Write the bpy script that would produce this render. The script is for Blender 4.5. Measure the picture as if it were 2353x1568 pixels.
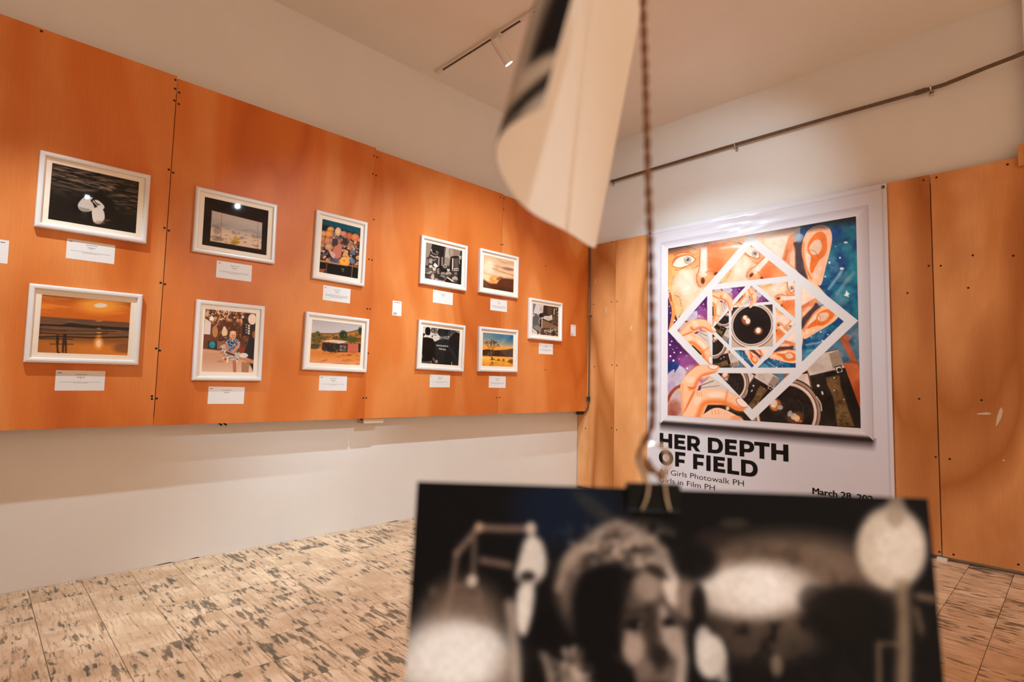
import bpy, bmesh, math, random
import numpy as np
from mathutils import Matrix, Vector

for o in list(bpy.data.objects):
    bpy.data.objects.remove(o, do_unlink=True)
scene = bpy.context.scene
COL = scene.collection
PI = math.pi

# ------------------------------------------------------------------ camera
cam_data = bpy.data.cameras.new('camera')
cam_data.sensor_width = 36.0
cam_data.lens = 19.4445
cam_data.clip_start = 0.02
cam_data.dof.use_dof = True
cam_data.dof.focus_distance = 4.6
cam_data.dof.aperture_fstop = 4.2
cam = bpy.data.objects.new('camera', cam_data)
COL.objects.link(cam)
CAM_R = Vector((0.6988, 0.7150, 0.0238))
CAM_U = Vector((0.0356, -0.0679, 0.9971))
CAM_B = Vector((0.7145, -0.6959, -0.0729))
cam.matrix_world = Matrix(((CAM_R.x, CAM_U.x, CAM_B.x, 3.4953),
                           (CAM_R.y, CAM_U.y, CAM_B.y, -4.3842),
                           (CAM_R.z, CAM_U.z, CAM_B.z, 1.03),
                           (0, 0, 0, 1)))
scene.camera = cam
scene.cycles.max_bounces = 8
scene.cycles.diffuse_bounces = 4
scene.cycles.glossy_bounces = 3

# ------------------------------------------------------------------ world, exposure
scene.view_settings.view_transform = 'Standard'
scene.view_settings.look = 'None'
scene.view_settings.gamma = 1.0
scene.view_settings.use_curve_mapping = False
scene.view_settings.exposure = 0.14
world = bpy.data.worlds.new('world')
scene.world = world
world.use_nodes = True
bg = world.node_tree.nodes['Background']
bg.inputs['Color'].default_value = (1.0, 0.60, 0.37, 1)
bg.inputs['Strength'].default_value = 1.22

# spotlights on the ceiling tracks: (lamp position on its track, point it is aimed at, watts, cone in degrees)
TRACK_Y = (-1.965, -4.70)
CEIL = 3.41
LAMPS = [
    ((0.79, -1.965), (1.55, -0.05, 0.70), 225, 80),
    ((1.62, -1.965), (0.05, -1.40, 0.30), 190, 86),
    ((2.60, -1.965), (1.25, -0.05, 2.25), 55, 70),
    ((4.70, -1.965), (0.15, -2.75, 1.50), 260, 25),
    ((1.05, -4.700), (0.05, -3.70, 0.15), 170, 42),
    ((5.85, -3.450), (0.15, -3.75, 1.55), 12, 22),
    ((2.30, -4.700), (1.50, -2.95, 0.00), 270, 54),
    ((3.60, -1.965), (2.10, -1.10, 0.00), 4, 90),  # added downlight, out of view, to bounce floor light onto the ceiling
    ((4.60, -4.700), (3.27, -4.06, 0.80), 190, 15),  # added behind the camera to put neutral light on the foreground print
    ((5.40, -1.965), (6.20, -2.90, 0.00), 420, 92),  # added out of view; its floor patch lifts the ceiling by bounce
    ((5.80, -4.700), (5.60, -5.00, 0.00), 600, 104),  # added far out of view, for more bounce from floor to ceiling
    ((4.10, -1.965), (3.20, -4.05, 1.32), 22, 16),  # added out of view to light the white back of the curled print
]
LAMP_COLOR = (0.81, 1.0, 1.12)

# ------------------------------------------------------------------ helpers
def lin(c):
    c = np.asarray(c, float) / 255.0
    return np.where(c <= 0.04045, c / 12.92, ((c + 0.055) / 1.055) ** 2.4)

def L4(r, g, b):
    v = lin((r, g, b))
    return (float(v[0]), float(v[1]), float(v[2]), 1.0)

def link(o, parent=None):
    COL.objects.link(o)
    if parent is not None:
        o.parent = parent
    return o

def tag(o, label=None, cat=None, group=None, kind=None):
    if label: o['label'] = label
    if cat: o['category'] = cat
    if group: o['group'] = group
    if kind: o['kind'] = kind
    return o

def empty(name, loc=(0, 0, 0), rot=(0, 0, 0)):
    o = bpy.data.objects.new(name, None)
    o.empty_display_size = 0.05
    o.location = loc
    o.rotation_euler = rot
    return link(o)

class MB:
    """collects faces, builds one mesh object"""
    def __init__(self):
        self.v = []; self.f = []
    def add(self, vs, fs):
        n = len(self.v)
        self.v += [tuple(p) for p in vs]
        self.f += [tuple(i + n for i in f) for f in fs]
        return self
    def box(self, a, b):
        x0, y0, z0 = a; x1, y1, z1 = b
        return self.add([(x0, y0, z0), (x1, y0, z0), (x1, y1, z0), (x0, y1, z0),
                         (x0, y0, z1), (x1, y0, z1), (x1, y1, z1), (x0, y1, z1)],
                        [(0, 3, 2, 1), (4, 5, 6, 7), (0, 1, 5, 4), (1, 2, 6, 5), (2, 3, 7, 6), (3, 0, 4, 7)])
    def tube(self, pts, r, n=8, caps=True):
        pts = [Vector(p) for p in pts]
        rr = r if isinstance(r, (list, tuple)) else [r] * len(pts)
        t = (pts[1] - pts[0]).normalized()
        up = Vector((0, 0, 1)) if abs(t.z) < 0.9 else Vector((1, 0, 0))
        a = t.cross(up).normalized()
        rings = []
        for i, p in enumerate(pts):
            if i == 0: d = pts[1] - pts[0]
            elif i == len(pts) - 1: d = pts[-1] - pts[-2]
            else: d = pts[i + 1] - pts[i - 1]
            d.normalize()
            a = (a - d * a.dot(d)).normalized()
            b = d.cross(a)
            rings.append([p + (a * math.cos(2 * PI * k / n) + b * math.sin(2 * PI * k / n)) * rr[i] for k in range(n)])
        vs = [p for ring in rings for p in ring]
        fs = []
        for i in range(len(pts) - 1):
            for k in range(n):
                k2 = (k + 1) % n
                fs.append((i * n + k, i * n + k2, (i + 1) * n + k2, (i + 1) * n + k))
        if caps:
            fs.append(tuple(range(n - 1, -1, -1)))
            fs.append(tuple((len(pts) - 1) * n + k for k in range(n)))
        return self.add(vs, fs)
    def build(self, name, mat, parent=None, smooth=False, bevel=0.0):
        me = bpy.data.meshes.new(name)
        me.from_pydata(self.v, [], self.f)
        me.update()
        bm = bmesh.new(); bm.from_mesh(me)
        if bevel > 0:
            bmesh.ops.bevel(bm, geom=[e for e in bm.edges], offset=bevel, segments=2, profile=0.7, affect='EDGES')
        bmesh.ops.recalc_face_normals(bm, faces=bm.faces)
        bm.to_mesh(me); bm.free()
        if smooth:
            me.polygons.foreach_set('use_smooth', [True] * len(me.polygons))
        me.materials.append(mat)
        return link(bpy.data.objects.new(name, me), parent)

def box(name, a, b, mat, parent=None, bevel=0.0):
    return MB().box(a, b).build(name, mat, parent, bevel=bevel)

def spline(pts, n=8, closed=False):
    """Catmull-Rom through points"""
    P = [np.array(p, float) for p in pts]
    m = len(P); out = []
    rng = range(m) if closed else range(m - 1)
    for i in rng:
        p0 = P[(i - 1) % m] if closed or i > 0 else 2 * P[0] - P[1]
        p1 = P[i]; p2 = P[(i + 1) % m]
        p3 = P[(i + 2) % m] if closed or i + 2 < m else 2 * P[-1] - P[-2]
        for k in range(n):
            t = k / n
            out.append(0.5 * (2 * p1 + (p2 - p0) * t + (2 * p0 - 5 * p1 + 4 * p2 - p3) * t * t + (3 * p1 - p0 - 3 * p2 + p3) * t ** 3))
    if not closed: out.append(P[-1])
    return out

# ------------------------------------------------------------------ materials
def new_mat(name):
    m = bpy.data.materials.new(name); m.use_nodes = True
    nt = m.node_tree
    return m, nt, nt.nodes['Principled BSDF']

def N(nt, kind, **kw):
    n = nt.nodes.new(kind)
    for k, v in kw.items():
        if k in n.inputs: n.inputs[k].default_value = v
        else: setattr(n, k, v)
    return n

def simple(name, col, rough=0.6, metal=0.0, spec=None, bump=0.0, bscale=80, var=0.0):
    m, nt, p = new_mat(name)
    p.inputs['Roughness'].default_value = rough
    p.inputs['Metallic'].default_value = metal
    if spec is not None: p.inputs['Specular IOR Level'].default_value = spec
    tc = N(nt, 'ShaderNodeTexCoord')
    nz = N(nt, 'ShaderNodeTexNoise', Scale=bscale, Detail=3.0)
    nt.links.new(tc.outputs['Object'], nz.inputs['Vector'])
    mx = N(nt, 'ShaderNodeMix', data_type='RGBA')
    mx.inputs['A'].default_value = col
    mx.inputs['B'].default_value = tuple(c * (1 - var) for c in col[:3]) + (1,)
    nt.links.new(nz.outputs['Fac'], mx.inputs['Factor'])
    nt.links.new(mx.outputs['Result'], p.inputs['Base Color'])
    if bump > 0:
        b = N(nt, 'ShaderNodeBump', Strength=bump, Distance=0.01)
        nt.links.new(nz.outputs['Fac'], b.inputs['Height'])
        nt.links.new(b.outputs['Normal'], p.inputs['Normal'])
    return m

def print_mat(name, rough=0.5, spec=0.5, coat=0.0):
    """ink on paper: colour comes from the print's own colour attribute"""
    m, nt, p = new_mat(name)
    a = N(nt, 'ShaderNodeAttribute', attribute_name='ink')
    nt.links.new(a.outputs['Color'], p.inputs['Base Color'])
    p.inputs['Roughness'].default_value = rough
    p.inputs['Specular IOR Level'].default_value = spec
    if coat:
        p.inputs['Coat Weight'].default_value = coat
        p.inputs['Coat Roughness'].default_value = 0.12
    return m

def plaster(name, col, bump):
    m, nt, p = new_mat(name)
    p.inputs['Roughness'].default_value = 0.75
    tc = N(nt, 'ShaderNodeTexCoord')
    n1 = N(nt, 'ShaderNodeTexNoise', Scale=1.3, Detail=4.0, Roughness=0.6)
    n2 = N(nt, 'ShaderNodeTexNoise', Scale=45.0, Detail=4.0)
    mp = N(nt, 'ShaderNodeMapping'); mp.inputs['Scale'].default_value = (1, 0.35, 1)
    nt.links.new(tc.outputs['Object'], mp.inputs['Vector'])
    nt.links.new(tc.outputs['Object'], n1.inputs['Vector'])
    nt.links.new(mp.outputs['Vector'], n2.inputs['Vector'])
    r = N(nt, 'ShaderNodeValToRGB')
    r.color_ramp.elements[0].position = 0.3; r.color_ramp.elements[1].position = 0.7
    r.color_ramp.elements[0].color = tuple(c * 0.94 for c in col[:3]) + (1,)
    r.color_ramp.elements[1].color = col
    nt.links.new(n1.outputs['Fac'], r.inputs['Fac'])
    nt.links.new(r.outputs['Color'], p.inputs['Base Color'])
    b = N(nt, 'ShaderNodeBump', Strength=bump, Distance=0.006)
    nt.links.new(n2.outputs['Fac'], b.inputs['Height'])
    nt.links.new(b.outputs['Normal'], p.inputs['Normal'])
    return m

def plywood(name, dark, mid, light, bands, along=(0, 0, 1), rough=0.42):
    """rotary-cut veneer: broad flowing growth bands running up the sheet, fine pores, faint stains"""
    m, nt, p = new_mat(name)
    lk = nt.links.new
    p.inputs['Roughness'].default_value = rough
    p.inputs['Specular IOR Level'].default_value = 0.25
    tc = N(nt, 'ShaderNodeTexCoord')
    oi = N(nt, 'ShaderNodeObjectInfo')
    off = N(nt, 'ShaderNodeMath', operation='MULTIPLY'); off.inputs[1].default_value = 37.0
    lk(oi.outputs['Random'], off.inputs[0])
    cx = N(nt, 'ShaderNodeCombineXYZ')
    lk(off.outputs[0], cx.inputs['X']); lk(off.outputs[0], cx.inputs['Y'])
    ad = N(nt, 'ShaderNodeVectorMath', operation='ADD')
    lk(tc.outputs['Object'], ad.inputs[0]); lk(cx.outputs[0], ad.inputs[1])
    m1 = N(nt, 'ShaderNodeMapping'); m1.inputs['Scale'].default_value = (1.5, 1.5, 0.42)
    lk(ad.outputs[0], m1.inputs['Vector'])
    n1 = N(nt, 'ShaderNodeTexNoise', Scale=1.15, Detail=1.6, Roughness=0.45, Distortion=0.35)
    lk(m1.outputs['Vector'], n1.inputs['Vector'])
    # growth bands = contour lines of the slow noise
    mul = N(nt, 'ShaderNodeMath', operation='MULTIPLY'); mul.inputs[1].default_value = bands
    lk(n1.outputs['Fac'], mul.inputs[0])
    pp = N(nt, 'ShaderNodeMath', operation='PINGPONG'); pp.inputs[1].default_value = 1.22
    lk(mul.outputs[0], pp.inputs[0])
    r1 = N(nt, 'ShaderNodeValToRGB')
    e = r1.color_ramp.elements
    e[0].position = 0.0; e[0].color = dark
    e[1].position = 1.0; e[1].color = light
    k = e.new(0.38); k.color = mid
    k = e.new(0.70); k.color = mid
    lk(pp.outputs[0], r1.inputs['Fac'])
    # slow blotches
    n3 = N(nt, 'ShaderNodeTexNoise', Scale=2.2, Detail=3.0, Roughness=0.6)
    m3 = N(nt, 'ShaderNodeMapping'); m3.inputs['Scale'].default_value = (1.0, 1.0, 0.6)
    lk(ad.outputs[0], m3.inputs['Vector']); lk(m3.outputs['Vector'], n3.inputs['Vector'])
    mxb = N(nt, 'ShaderNodeMix', data_type='RGBA', blend_type='MIX')
    rb = N(nt, 'ShaderNodeMapRange'); rb.inputs['From Min'].default_value = 0.42; rb.inputs['From Max'].default_value = 0.72
    rb.inputs['To Min'].default_value = 0.0; rb.inputs['To Max'].default_value = 0.55
    lk(n3.outputs['Fac'], rb.inputs['Value']); lk(rb.outputs[0], mxb.inputs['Factor'])
    lk(r1.outputs['Color'], mxb.inputs['A']); mxb.inputs['B'].default_value = dark
    # pores
    m2 = N(nt, 'ShaderNodeMapping'); m2.inputs['Scale'].default_value = (90, 90, 5)
    lk(ad.outputs[0], m2.inputs['Vector'])
    n2 = N(nt, 'ShaderNodeTexNoise', Scale=1.6, Detail=3.0, Roughness=0.7)
    lk(m2.outputs['Vector'], n2.inputs['Vector'])
    rp = N(nt, 'ShaderNodeMapRange'); rp.inputs['From Min'].default_value = 0.3; rp.inputs['From Max'].default_value = 0.75
    rp.inputs['To Min'].default_value = 1.04; rp.inputs['To Max'].default_value = 0.94
    lk(n2.outputs['Fac'], rp.inputs['Value'])
    mx2 = N(nt, 'ShaderNodeVectorMath', operation='SCALE')
    lk(mxb.outputs['Result'], mx2.inputs[0]); lk(rp.outputs[0], mx2.inputs['Scale'])
    lk(mx2.outputs[0], p.inputs['Base Color'])
    b = N(nt, 'ShaderNodeBump', Strength=0.08, Distance=0.002)
    lk(n2.outputs['Fac'], b.inputs['Height']); lk(b.outputs['Normal'], p.inputs['Normal'])
    return m

def tile_mat():
    m, nt, p = new_mat('patterned_floor_tile')
    lk = nt.links.new
    p.inputs['Roughness'].default_value = 0.42
    tc = N(nt, 'ShaderNodeTexCoord'); oi = N(nt, 'ShaderNodeObjectInfo')
    geo = N(nt, 'ShaderNodeNewGeometry')
    off = N(nt, 'ShaderNodeMath', operation='MULTIPLY'); off.inputs[1].default_value = 91.0
    lk(oi.outputs['Random'], off.inputs[0])
    # each tile prints another cut of the same streaked pattern
    rnd = N(nt, 'ShaderNodeMath', operation='ADD')
    ri = N(nt, 'ShaderNodeMath', operation='MULTIPLY'); ri.inputs[1].default_value = 57.0
    lk(geo.outputs['Random Per Island'], ri.inputs[0])
    lk(off.outputs[0], rnd.inputs[0]); lk(ri.outputs[0], rnd.inputs[1])
    cx = N(nt, 'ShaderNodeCombineXYZ'); lk(rnd.outputs[0], cx.inputs['Z'])
    ad = N(nt, 'ShaderNodeVectorMath', operation='ADD')
    lk(geo.outputs['Position'], ad.inputs[0]); lk(cx.outputs[0], ad.inputs[1])
    # warp so that streak ends curl into hooks and chevrons
    nw = N(nt, 'ShaderNodeTexNoise', Scale=34.0, Detail=1.0)
    lk(ad.outputs[0], nw.inputs['Vector'])
    sub = N(nt, 'ShaderNodeVectorMath', operation='SUBTRACT'); sub.inputs[1].default_value = (0.5, 0.5, 0.5)
    lk(nw.outputs['Color'], sub.inputs[0])
    sc = N(nt, 'ShaderNodeVectorMath', operation='MULTIPLY'); sc.inputs[1].default_value = (0.06, 0.010, 0.0)
    lk(sub.outputs[0], sc.inputs[0])
    wv = N(nt, 'ShaderNodeVectorMath', operation='ADD'); lk(ad.outputs[0], wv.inputs[0]); lk(sc.outputs[0], wv.inputs[1])
    m1 = N(nt, 'ShaderNodeMapping'); m1.inputs['Scale'].default_value = (11, 58, 1)
    lk(wv.outputs[0], m1.inputs['Vector'])
    n1 = N(nt, 'ShaderNodeTexNoise', Scale=1.0, Detail=2.0, Roughness=0.55)
    lk(m1.outputs['Vector'], n1.inputs['Vector'])
    m0 = N(nt, 'ShaderNodeMapping'); m0.inputs['Scale'].default_value = (9, 12, 1)
    lk(ad.outputs[0], m0.inputs['Vector'])
    n0 = N(nt, 'ShaderNodeTexNoise', Scale=1.0, Detail=1.0)
    lk(m0.outputs['Vector'], n0.inputs['Vector'])
    # blotch mask keeps plain areas plain
    s1 = N(nt, 'ShaderNodeMath', operation='MULTIPLY_ADD'); s1.inputs[1].default_value = 0.55
    lk(n0.outputs['Fac'], s1.inputs[0]); lk(n1.outputs['Fac'], s1.inputs[2])
    r1 = N(nt, 'ShaderNodeValToRGB'); e = r1.color_ramp.elements
    e[0].position = 0.66; e[0].color = (0, 0, 0, 1); e[1].position = 0.92; e[1].color = (1, 1, 1, 1)
    k = e.new(0.82); k.color = (0.28, 0.28, 0.28, 1)
    mr = N(nt, 'ShaderNodeMapRange'); mr.inputs['From Min'].default_value = 0.845; mr.inputs['From Max'].default_value = 0.96
    busy = N(nt, 'ShaderNodeMath', operation='MULTIPLY_ADD'); busy.inputs[1].default_value = 0.16; busy.inputs[2].default_value = -0.075
    lk(oi.outputs['Random'], busy.inputs[0])
    s2 = N(nt, 'ShaderNodeMath', operation='ADD'); lk(s1.outputs[0], s2.inputs[0]); lk(busy.outputs[0], s2.inputs[1])
    lk(s2.outputs[0], mr.inputs['Value'])
    n2 = N(nt, 'ShaderNodeTexNoise', Scale=7.0, Detail=4.0); lk(ad.outputs[0], n2.inputs['Vector'])
    base = N(nt, 'ShaderNodeValToRGB'); e = base.color_ramp.elements
    e[0].position = 0.36; e[0].color = L4(206, 168, 132); e[1].position = 0.62; e[1].color = L4(236, 202, 166)
    lk(n2.outputs['Fac'], base.inputs['Fac'])
    m4 = N(nt, 'ShaderNodeMapping'); m4.inputs['Scale'].default_value = (8, 110, 1)
    lk(wv.outputs[0], m4.inputs['Vector'])
    n4 = N(nt, 'ShaderNodeTexNoise', Scale=1.0, Detail=2.0); lk(m4.outputs['Vector'], n4.inputs['Vector'])
    mr4 = N(nt, 'ShaderNodeMapRange'); mr4.inputs['From Min'].default_value = 0.50; mr4.inputs['From Max'].default_value = 0.66
    mr4.inputs['To Max'].default_value = 0.7
    lk(n4.outputs['Fac'], mr4.inputs['Value'])
    mA = N(nt, 'ShaderNodeMix', data_type='RGBA'); lk(mr4.outputs[0], mA.inputs['Factor'])
    lk(base.outputs['Color'], mA.inputs['A']); mA.inputs['B'].default_value = L4(184, 144, 106)
    mB = N(nt, 'ShaderNodeMix', data_type='RGBA'); lk(mr.outputs[0], mB.inputs['Factor'])
    lk(mA.outputs['Result'], mB.inputs['A'])
    dk = N(nt, 'ShaderNodeValToRGB'); e = dk.color_ramp.elements
    e[0].position = 0.4; e[0].color = L4(92, 84, 70); e[1].position = 0.62; e[1].color = L4(140, 116, 88)
    lk(n2.outputs['Fac'], dk.inputs['Fac']); lk(dk.outputs['Color'], mB.inputs['B'])
    lk(mB.outputs['Result'], p.inputs['Base Color'])
    return m

M = {}
M['wall'] = plaster('white_wall_paint', (0.80, 0.775, 0.74, 1), 0.10)
M['ceiling'] = plaster('bounce_tinted_ceiling_paint', (0.86, 0.79, 0.71, 1), 0.05)  # warm tint of bounced light put into the ceiling colour
M['ply_left'] = plywood('orange_plywood', L4(194, 98, 35), L4(214, 119, 51), L4(224, 138, 72), 7.0)
M['ply_right'] = plywood('honey_plywood', L4(172, 102, 48), L4(222, 154, 95), L4(234, 172, 116), 4.5)
M['ply_edge'] = simple('plywood_edge', L4(150, 88, 40), 0.8, var=0.5, bscale=200)
M['tile'] = tile_mat()
M['grout'] = simple('brown_grout', L4(138, 100, 68), 0.9, var=0.4)
M['frame'] = simple('white_frame_lacquer', L4(232, 228, 226), 0.28, var=0.04)
M['mat'] = simple('ivory_mount_board', L4(248, 236, 218), 0.8, var=0.02)
M['backing'] = simple('backing_board', L4(120, 90, 60), 0.8)
M['card'] = simple('white_card', L4(232, 230, 228), 0.6, var=0.02)
M['text'] = simple('grey_ink', L4(128, 124, 122), 0.7)
M['ink_black'] = simple('black_ink', L4(24, 19, 18), 0.6, spec=0.08)
M['photo'] = print_mat('photo_print', 0.6, 0.06)
M['vinyl'] = print_mat('glossy_vinyl_print', 0.34, 0.2, coat=0.5)
M['gloss_photo'] = print_mat('gloss_photo_print', 0.5, 0.08)
M['paper'] = simple('photo_paper_back', L4(232, 224, 214), 0.65, var=0.04, bscale=30)
M['white_metal'] = simple('white_painted_metal', L4(222, 212, 202), 0.4)
M['slot'] = simple('dark_track_slot', L4(70, 48, 34), 0.6)
M['pipe'] = simple('old_galvanised_pipe', L4(128, 106, 86), 0.42, metal=0.55, var=0.5, bscale=25)
M['steel'] = simple('bright_steel', L4(205, 205, 205), 0.22, metal=1.0)
M['wire'] = simple('nickel_wire', L4(200, 190, 175), 0.14, metal=1.0)
M['dark_metal'] = simple('dark_rusty_metal', L4(74, 62, 52), 0.6, metal=0.3, var=0.4)
M['screw'] = simple('black_screw', L4(26, 18, 14), 0.5, metal=0.3)
M['clip'] = simple('black_clip_enamel', L4(12, 12, 13), 0.4, spec=0.12)
M['twine'] = simple('jute_twine', L4(152, 94, 44), 0.9, var=0.75, bscale=420, bump=0.6)
M['cleat'] = simple('painted_cleat', L4(206, 180, 150), 0.8)
M['plastic'] = simple('white_shim', L4(225, 222, 215), 0.5)
m, nt, p = new_mat('lamp_lens'); M['lens'] = m
p.inputs['Base Color'].default_value = (1, 1, 1, 1)
p.inputs['Emission Color'].default_value = (0.92, 0.97, 1.0, 1)
p.inputs['Emission Strength'].default_value = 30.0
m, nt, p = new_mat('picture_glass'); M['glass'] = m
gl = N(nt, 'ShaderNodeBsdfGlossy', Roughness=0.015); tr = N(nt, 'ShaderNodeBsdfTransparent')
lw = N(nt, 'ShaderNodeLayerWeight', Blend=0.5)
pw_ = N(nt, 'ShaderNodeMath', operation='POWER'); pw_.inputs[1].default_value = 5.0
fr = N(nt, 'ShaderNodeMath', operation='MULTIPLY_ADD'); fr.inputs[1].default_value = 0.95; fr.inputs[2].default_value = 0.012
nt.links.new(lw.outputs['Facing'], pw_.inputs[0]); nt.links.new(pw_.outputs[0], fr.inputs[0])
ms = N(nt, 'ShaderNodeMixShader')
nt.links.new(fr.outputs[0], ms.inputs['Fac']); nt.links.new(tr.outputs[0], ms.inputs[1]); nt.links.new(gl.outputs[0], ms.inputs[2])
nt.links.new(ms.outputs[0], nt.nodes['Material Output'].inputs['Surface'])

# ------------------------------------------------------------------ room shell
RX, RY = 8.6, -7.6
floor = tag(box('floor', (-0.1, RY, -0.12), (RX, 0.1, -0.006), M['grout']), kind='structure')
ceiling = tag(box('ceiling', (-0.1, RY, CEIL), (RX, 0.1, CEIL + 0.1), M['ceiling']), kind='structure')
wall_left = tag(box('wall_left', (-0.1, RY, -0.006), (0, 0, CEIL), M['wall']), kind='structure')
wall_back = tag(box('wall_back', (-0.1, RY - 0.1, -0.006), (RX, RY, CEIL), M['wall']), kind='structure')  # unseen, added to cut the ambient light reaching the right wall
wall_right = tag(box('wall_right', (-0.1, 0, -0.006), (RX, 0.1, CEIL), M['wall']), kind='structure')
# chipped skirting crack where the left wall meets the floor
mb = MB()
rng = random.Random(4)
for y0, ln in ((-3.62, 0.10), (-3.45, 0.06), (-2.2, 0.12), (-1.6, 0.08)):
    mb.add([(0.0005, y0, 0.0), (0.0005, y0 + ln, 0.0), (0.0005, y0 + ln * 0.8, 0.005), (0.0005, y0 + ln * 0.3, 0.003)], [(0, 1, 2, 3)])
tag(mb.build('plaster_chips', M['dark_metal'], wall_left), kind='stuff')

# floor tiles, 0.2 m square, laid along the walls
PX, PY = 0.1975, 0.1985
tm = MB()
g = 0.0011
bx, by, bz = PX / 2 - g, PY / 2 - g, 0.006
tm.add([(-bx, -by, -bz), (bx, -by, -bz), (bx, by, -bz), (-bx, by, -bz),
        (-bx, -by, -0.001), (bx, -by, -0.001), (bx, by, -0.001), (-bx, by, -0.001),
        (-bx + .001, -by + .001, 0), (bx - .001, -by + .001, 0), (bx - .001, by - .001, 0), (-bx + .001, by - .001, 0)],
       [(0, 1, 5, 4), (1, 2, 6, 5), (2, 3, 7, 6), (3, 0, 4, 7), (4, 5, 9, 8), (5, 6, 10, 9), (6, 7, 11, 10), (7, 4, 8, 11), (8, 9, 10, 11)])
first = tm.build('floor_tile', M['tile'], floor)
tile_mesh = first.data
spots, rest = [], []
for i in range(-1, 45):
    for j in range(0, 47):
        x = 0.035 + PX * (i + 0.5); y = 0.045 - PY * (j + 0.5)
        if x < 0 or y > -0.02 or x > RX or y < RY: continue
        if x < 3.45 and -4.5 < y and y > -4.2456 + 1.1213 * (x - 0.97) - 0.12:
            spots.append((x, y))
        else:
            rest.append((x, y))
spots.sort(key=lambda s: (s[0] - 3.5) ** 2 + (s[1] + 4.38) ** 2)
rest += spots[300:]; spots = spots[:300]
rng = random.Random(7)
for k, (x, y) in enumerate(spots):
    o = first if k == 0 else link(bpy.data.objects.new('floor_tile', tile_mesh), floor)
    o.location = (x, y, rng.uniform(-0.0006, 0.0004))
tf = MB()
for x, y in rest:
    tf.add([(x - bx, y - by, -0.001), (x + bx, y - by, -0.001), (x + bx, y + by, -0.001), (x - bx, y + by, -0.001)], [(0, 1, 2, 3)])
# border strip cut against the left wall
for j in range(47):
    y = 0.045 - PY * (j + 0.5)
    if y > -0.02 or y < RY: continue
    tf.add([(0.002, y - by, -0.001), (0.035 - PX * 0 - g, y - by, -0.001), (0.035 - g, y + by, -0.001), (0.002, y + by, -0.001)], [(0, 1, 2, 3)])
tag(tf.build('tile_field', M['tile'], floor), kind='stuff')

# plywood sheets hung off the left wall
def dots(pts, face, parent, name='screw_heads', r=0.0062):
    mb = MB()
    for a, z in pts:
        ring = []
        for k in range(8):
            c, s = math.cos(k * PI / 4) * r, math.sin(k * PI / 4) * r
            ring.append(face(a + c, z + s, 0.0006))
        top = [face(a + math.cos(k * PI / 4) * r * 0.6, z + math.sin(k * PI / 4) * r * 0.6, 0.0012) for k in range(8)]
        mb.add(ring + top, [(k, (k + 1) % 8, 8 + (k + 1) % 8, 8 + k) for k in range(8)] + [tuple(range(8, 16))])
    return tag(mb.build(name, M['screw'], parent), kind='stuff')

SCRL = [(-4.255, 2.628), (-3.698, 2.618), (-3.697, 2.569), (-3.676, 2.556), (-3.697, 2.503), (-3.674, 2.492), (-3.699, 2.118), (-3.678, 2.108), (-3.7, 1.8), (-3.679, 1.79), (-3.7, 1.505), (-3.68, 1.501), (-3.699, 1.158), (-3.682, 1.148), (-3.703, 0.909), (-3.702, 0.895), (-3.681, 0.897), (-2.485, 2.571), (-2.454, 2.571), (-2.485, 2.441), (-2.456, 2.44), (-2.458, 2.126), (-2.487, 1.841), (-2.46, 1.842), (-2.484, 1.5), (-2.458, 1.502), (-2.459, 1.198), (-2.485, 0.895), (-2.458, 0.895), (-1.274, 2.586), (-1.229, 2.586), (-1.23, 2.492), (-1.25, 2.183), (-1.23, 2.186), (-0.69, 2.092), (-0.668, 1.143), (-1.255, 0.894), (-1.221, 0.894), (-0.053, 0.852)]
SHEETS = [(-6.14, -4.915, 2.64, 0.756, 0.125), (-4.912, -3.690, 2.642, 0.757, 0.126), (-3.686, -2.470, 2.631, 0.757, 0.125),
          (-2.467, -1.242, 2.622, 0.757, 0.117), (-1.239, -0.012, 2.616, 0.757, 0.117)]
def panel_front(y):
    for a, b, t, z, x in SHEETS:
        if a <= y <= b: return x
    return 0.125
for a, b, t, z, x in SHEETS:
    cy, cz = (a + b) / 2, (t + z) / 2
    o = MB().box((-0.011, a - cy, z - cz), (0.0, b - cy, t - cz)).build('plywood_panel', M['ply_left'], wall_left)
    o.location = (x, cy, cz)
    pts = [(yy, zz) for yy, zz in SCRL if a <= yy <= b and zz < t - 0.01]
    if pts:
        s = dots(pts, lambda q, w, h, x=x: (x + h, q, w), None)
        s.parent = o; s.matrix_parent_inverse = Matrix.Translation((-x, -cy, -cz))
for y in (-4.913, -4.3, -3.688, -3.08, -2.468, -1.86, -1.24, -0.63, -0.06):
    box('batten', (0.0, y - 0.022, 0.80), (0.105, y + 0.022, 2.55), M['ply_edge'], wall_left)
for z in (1.2, 2.2):
    box('batten', (0.055, -6.1, z), (0.1045, -0.09, z + 0.045), M['ply_edge'], wall_left)
box('cleat', (0.02, -2.462, 0.722), (0.104, -2.31, 0.7565), M['cleat'], wall_left)
for y in (-3.36, -3.335, -2.475, -0.12):
    MB().tube([(0.06, y, 0.79), (0.075, y + 0.004, 0.752), (0.085, y + 0.015, 0.742)], 0.006, 6).build('bent_nail', M['dark_metal'], wall_left)

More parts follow.
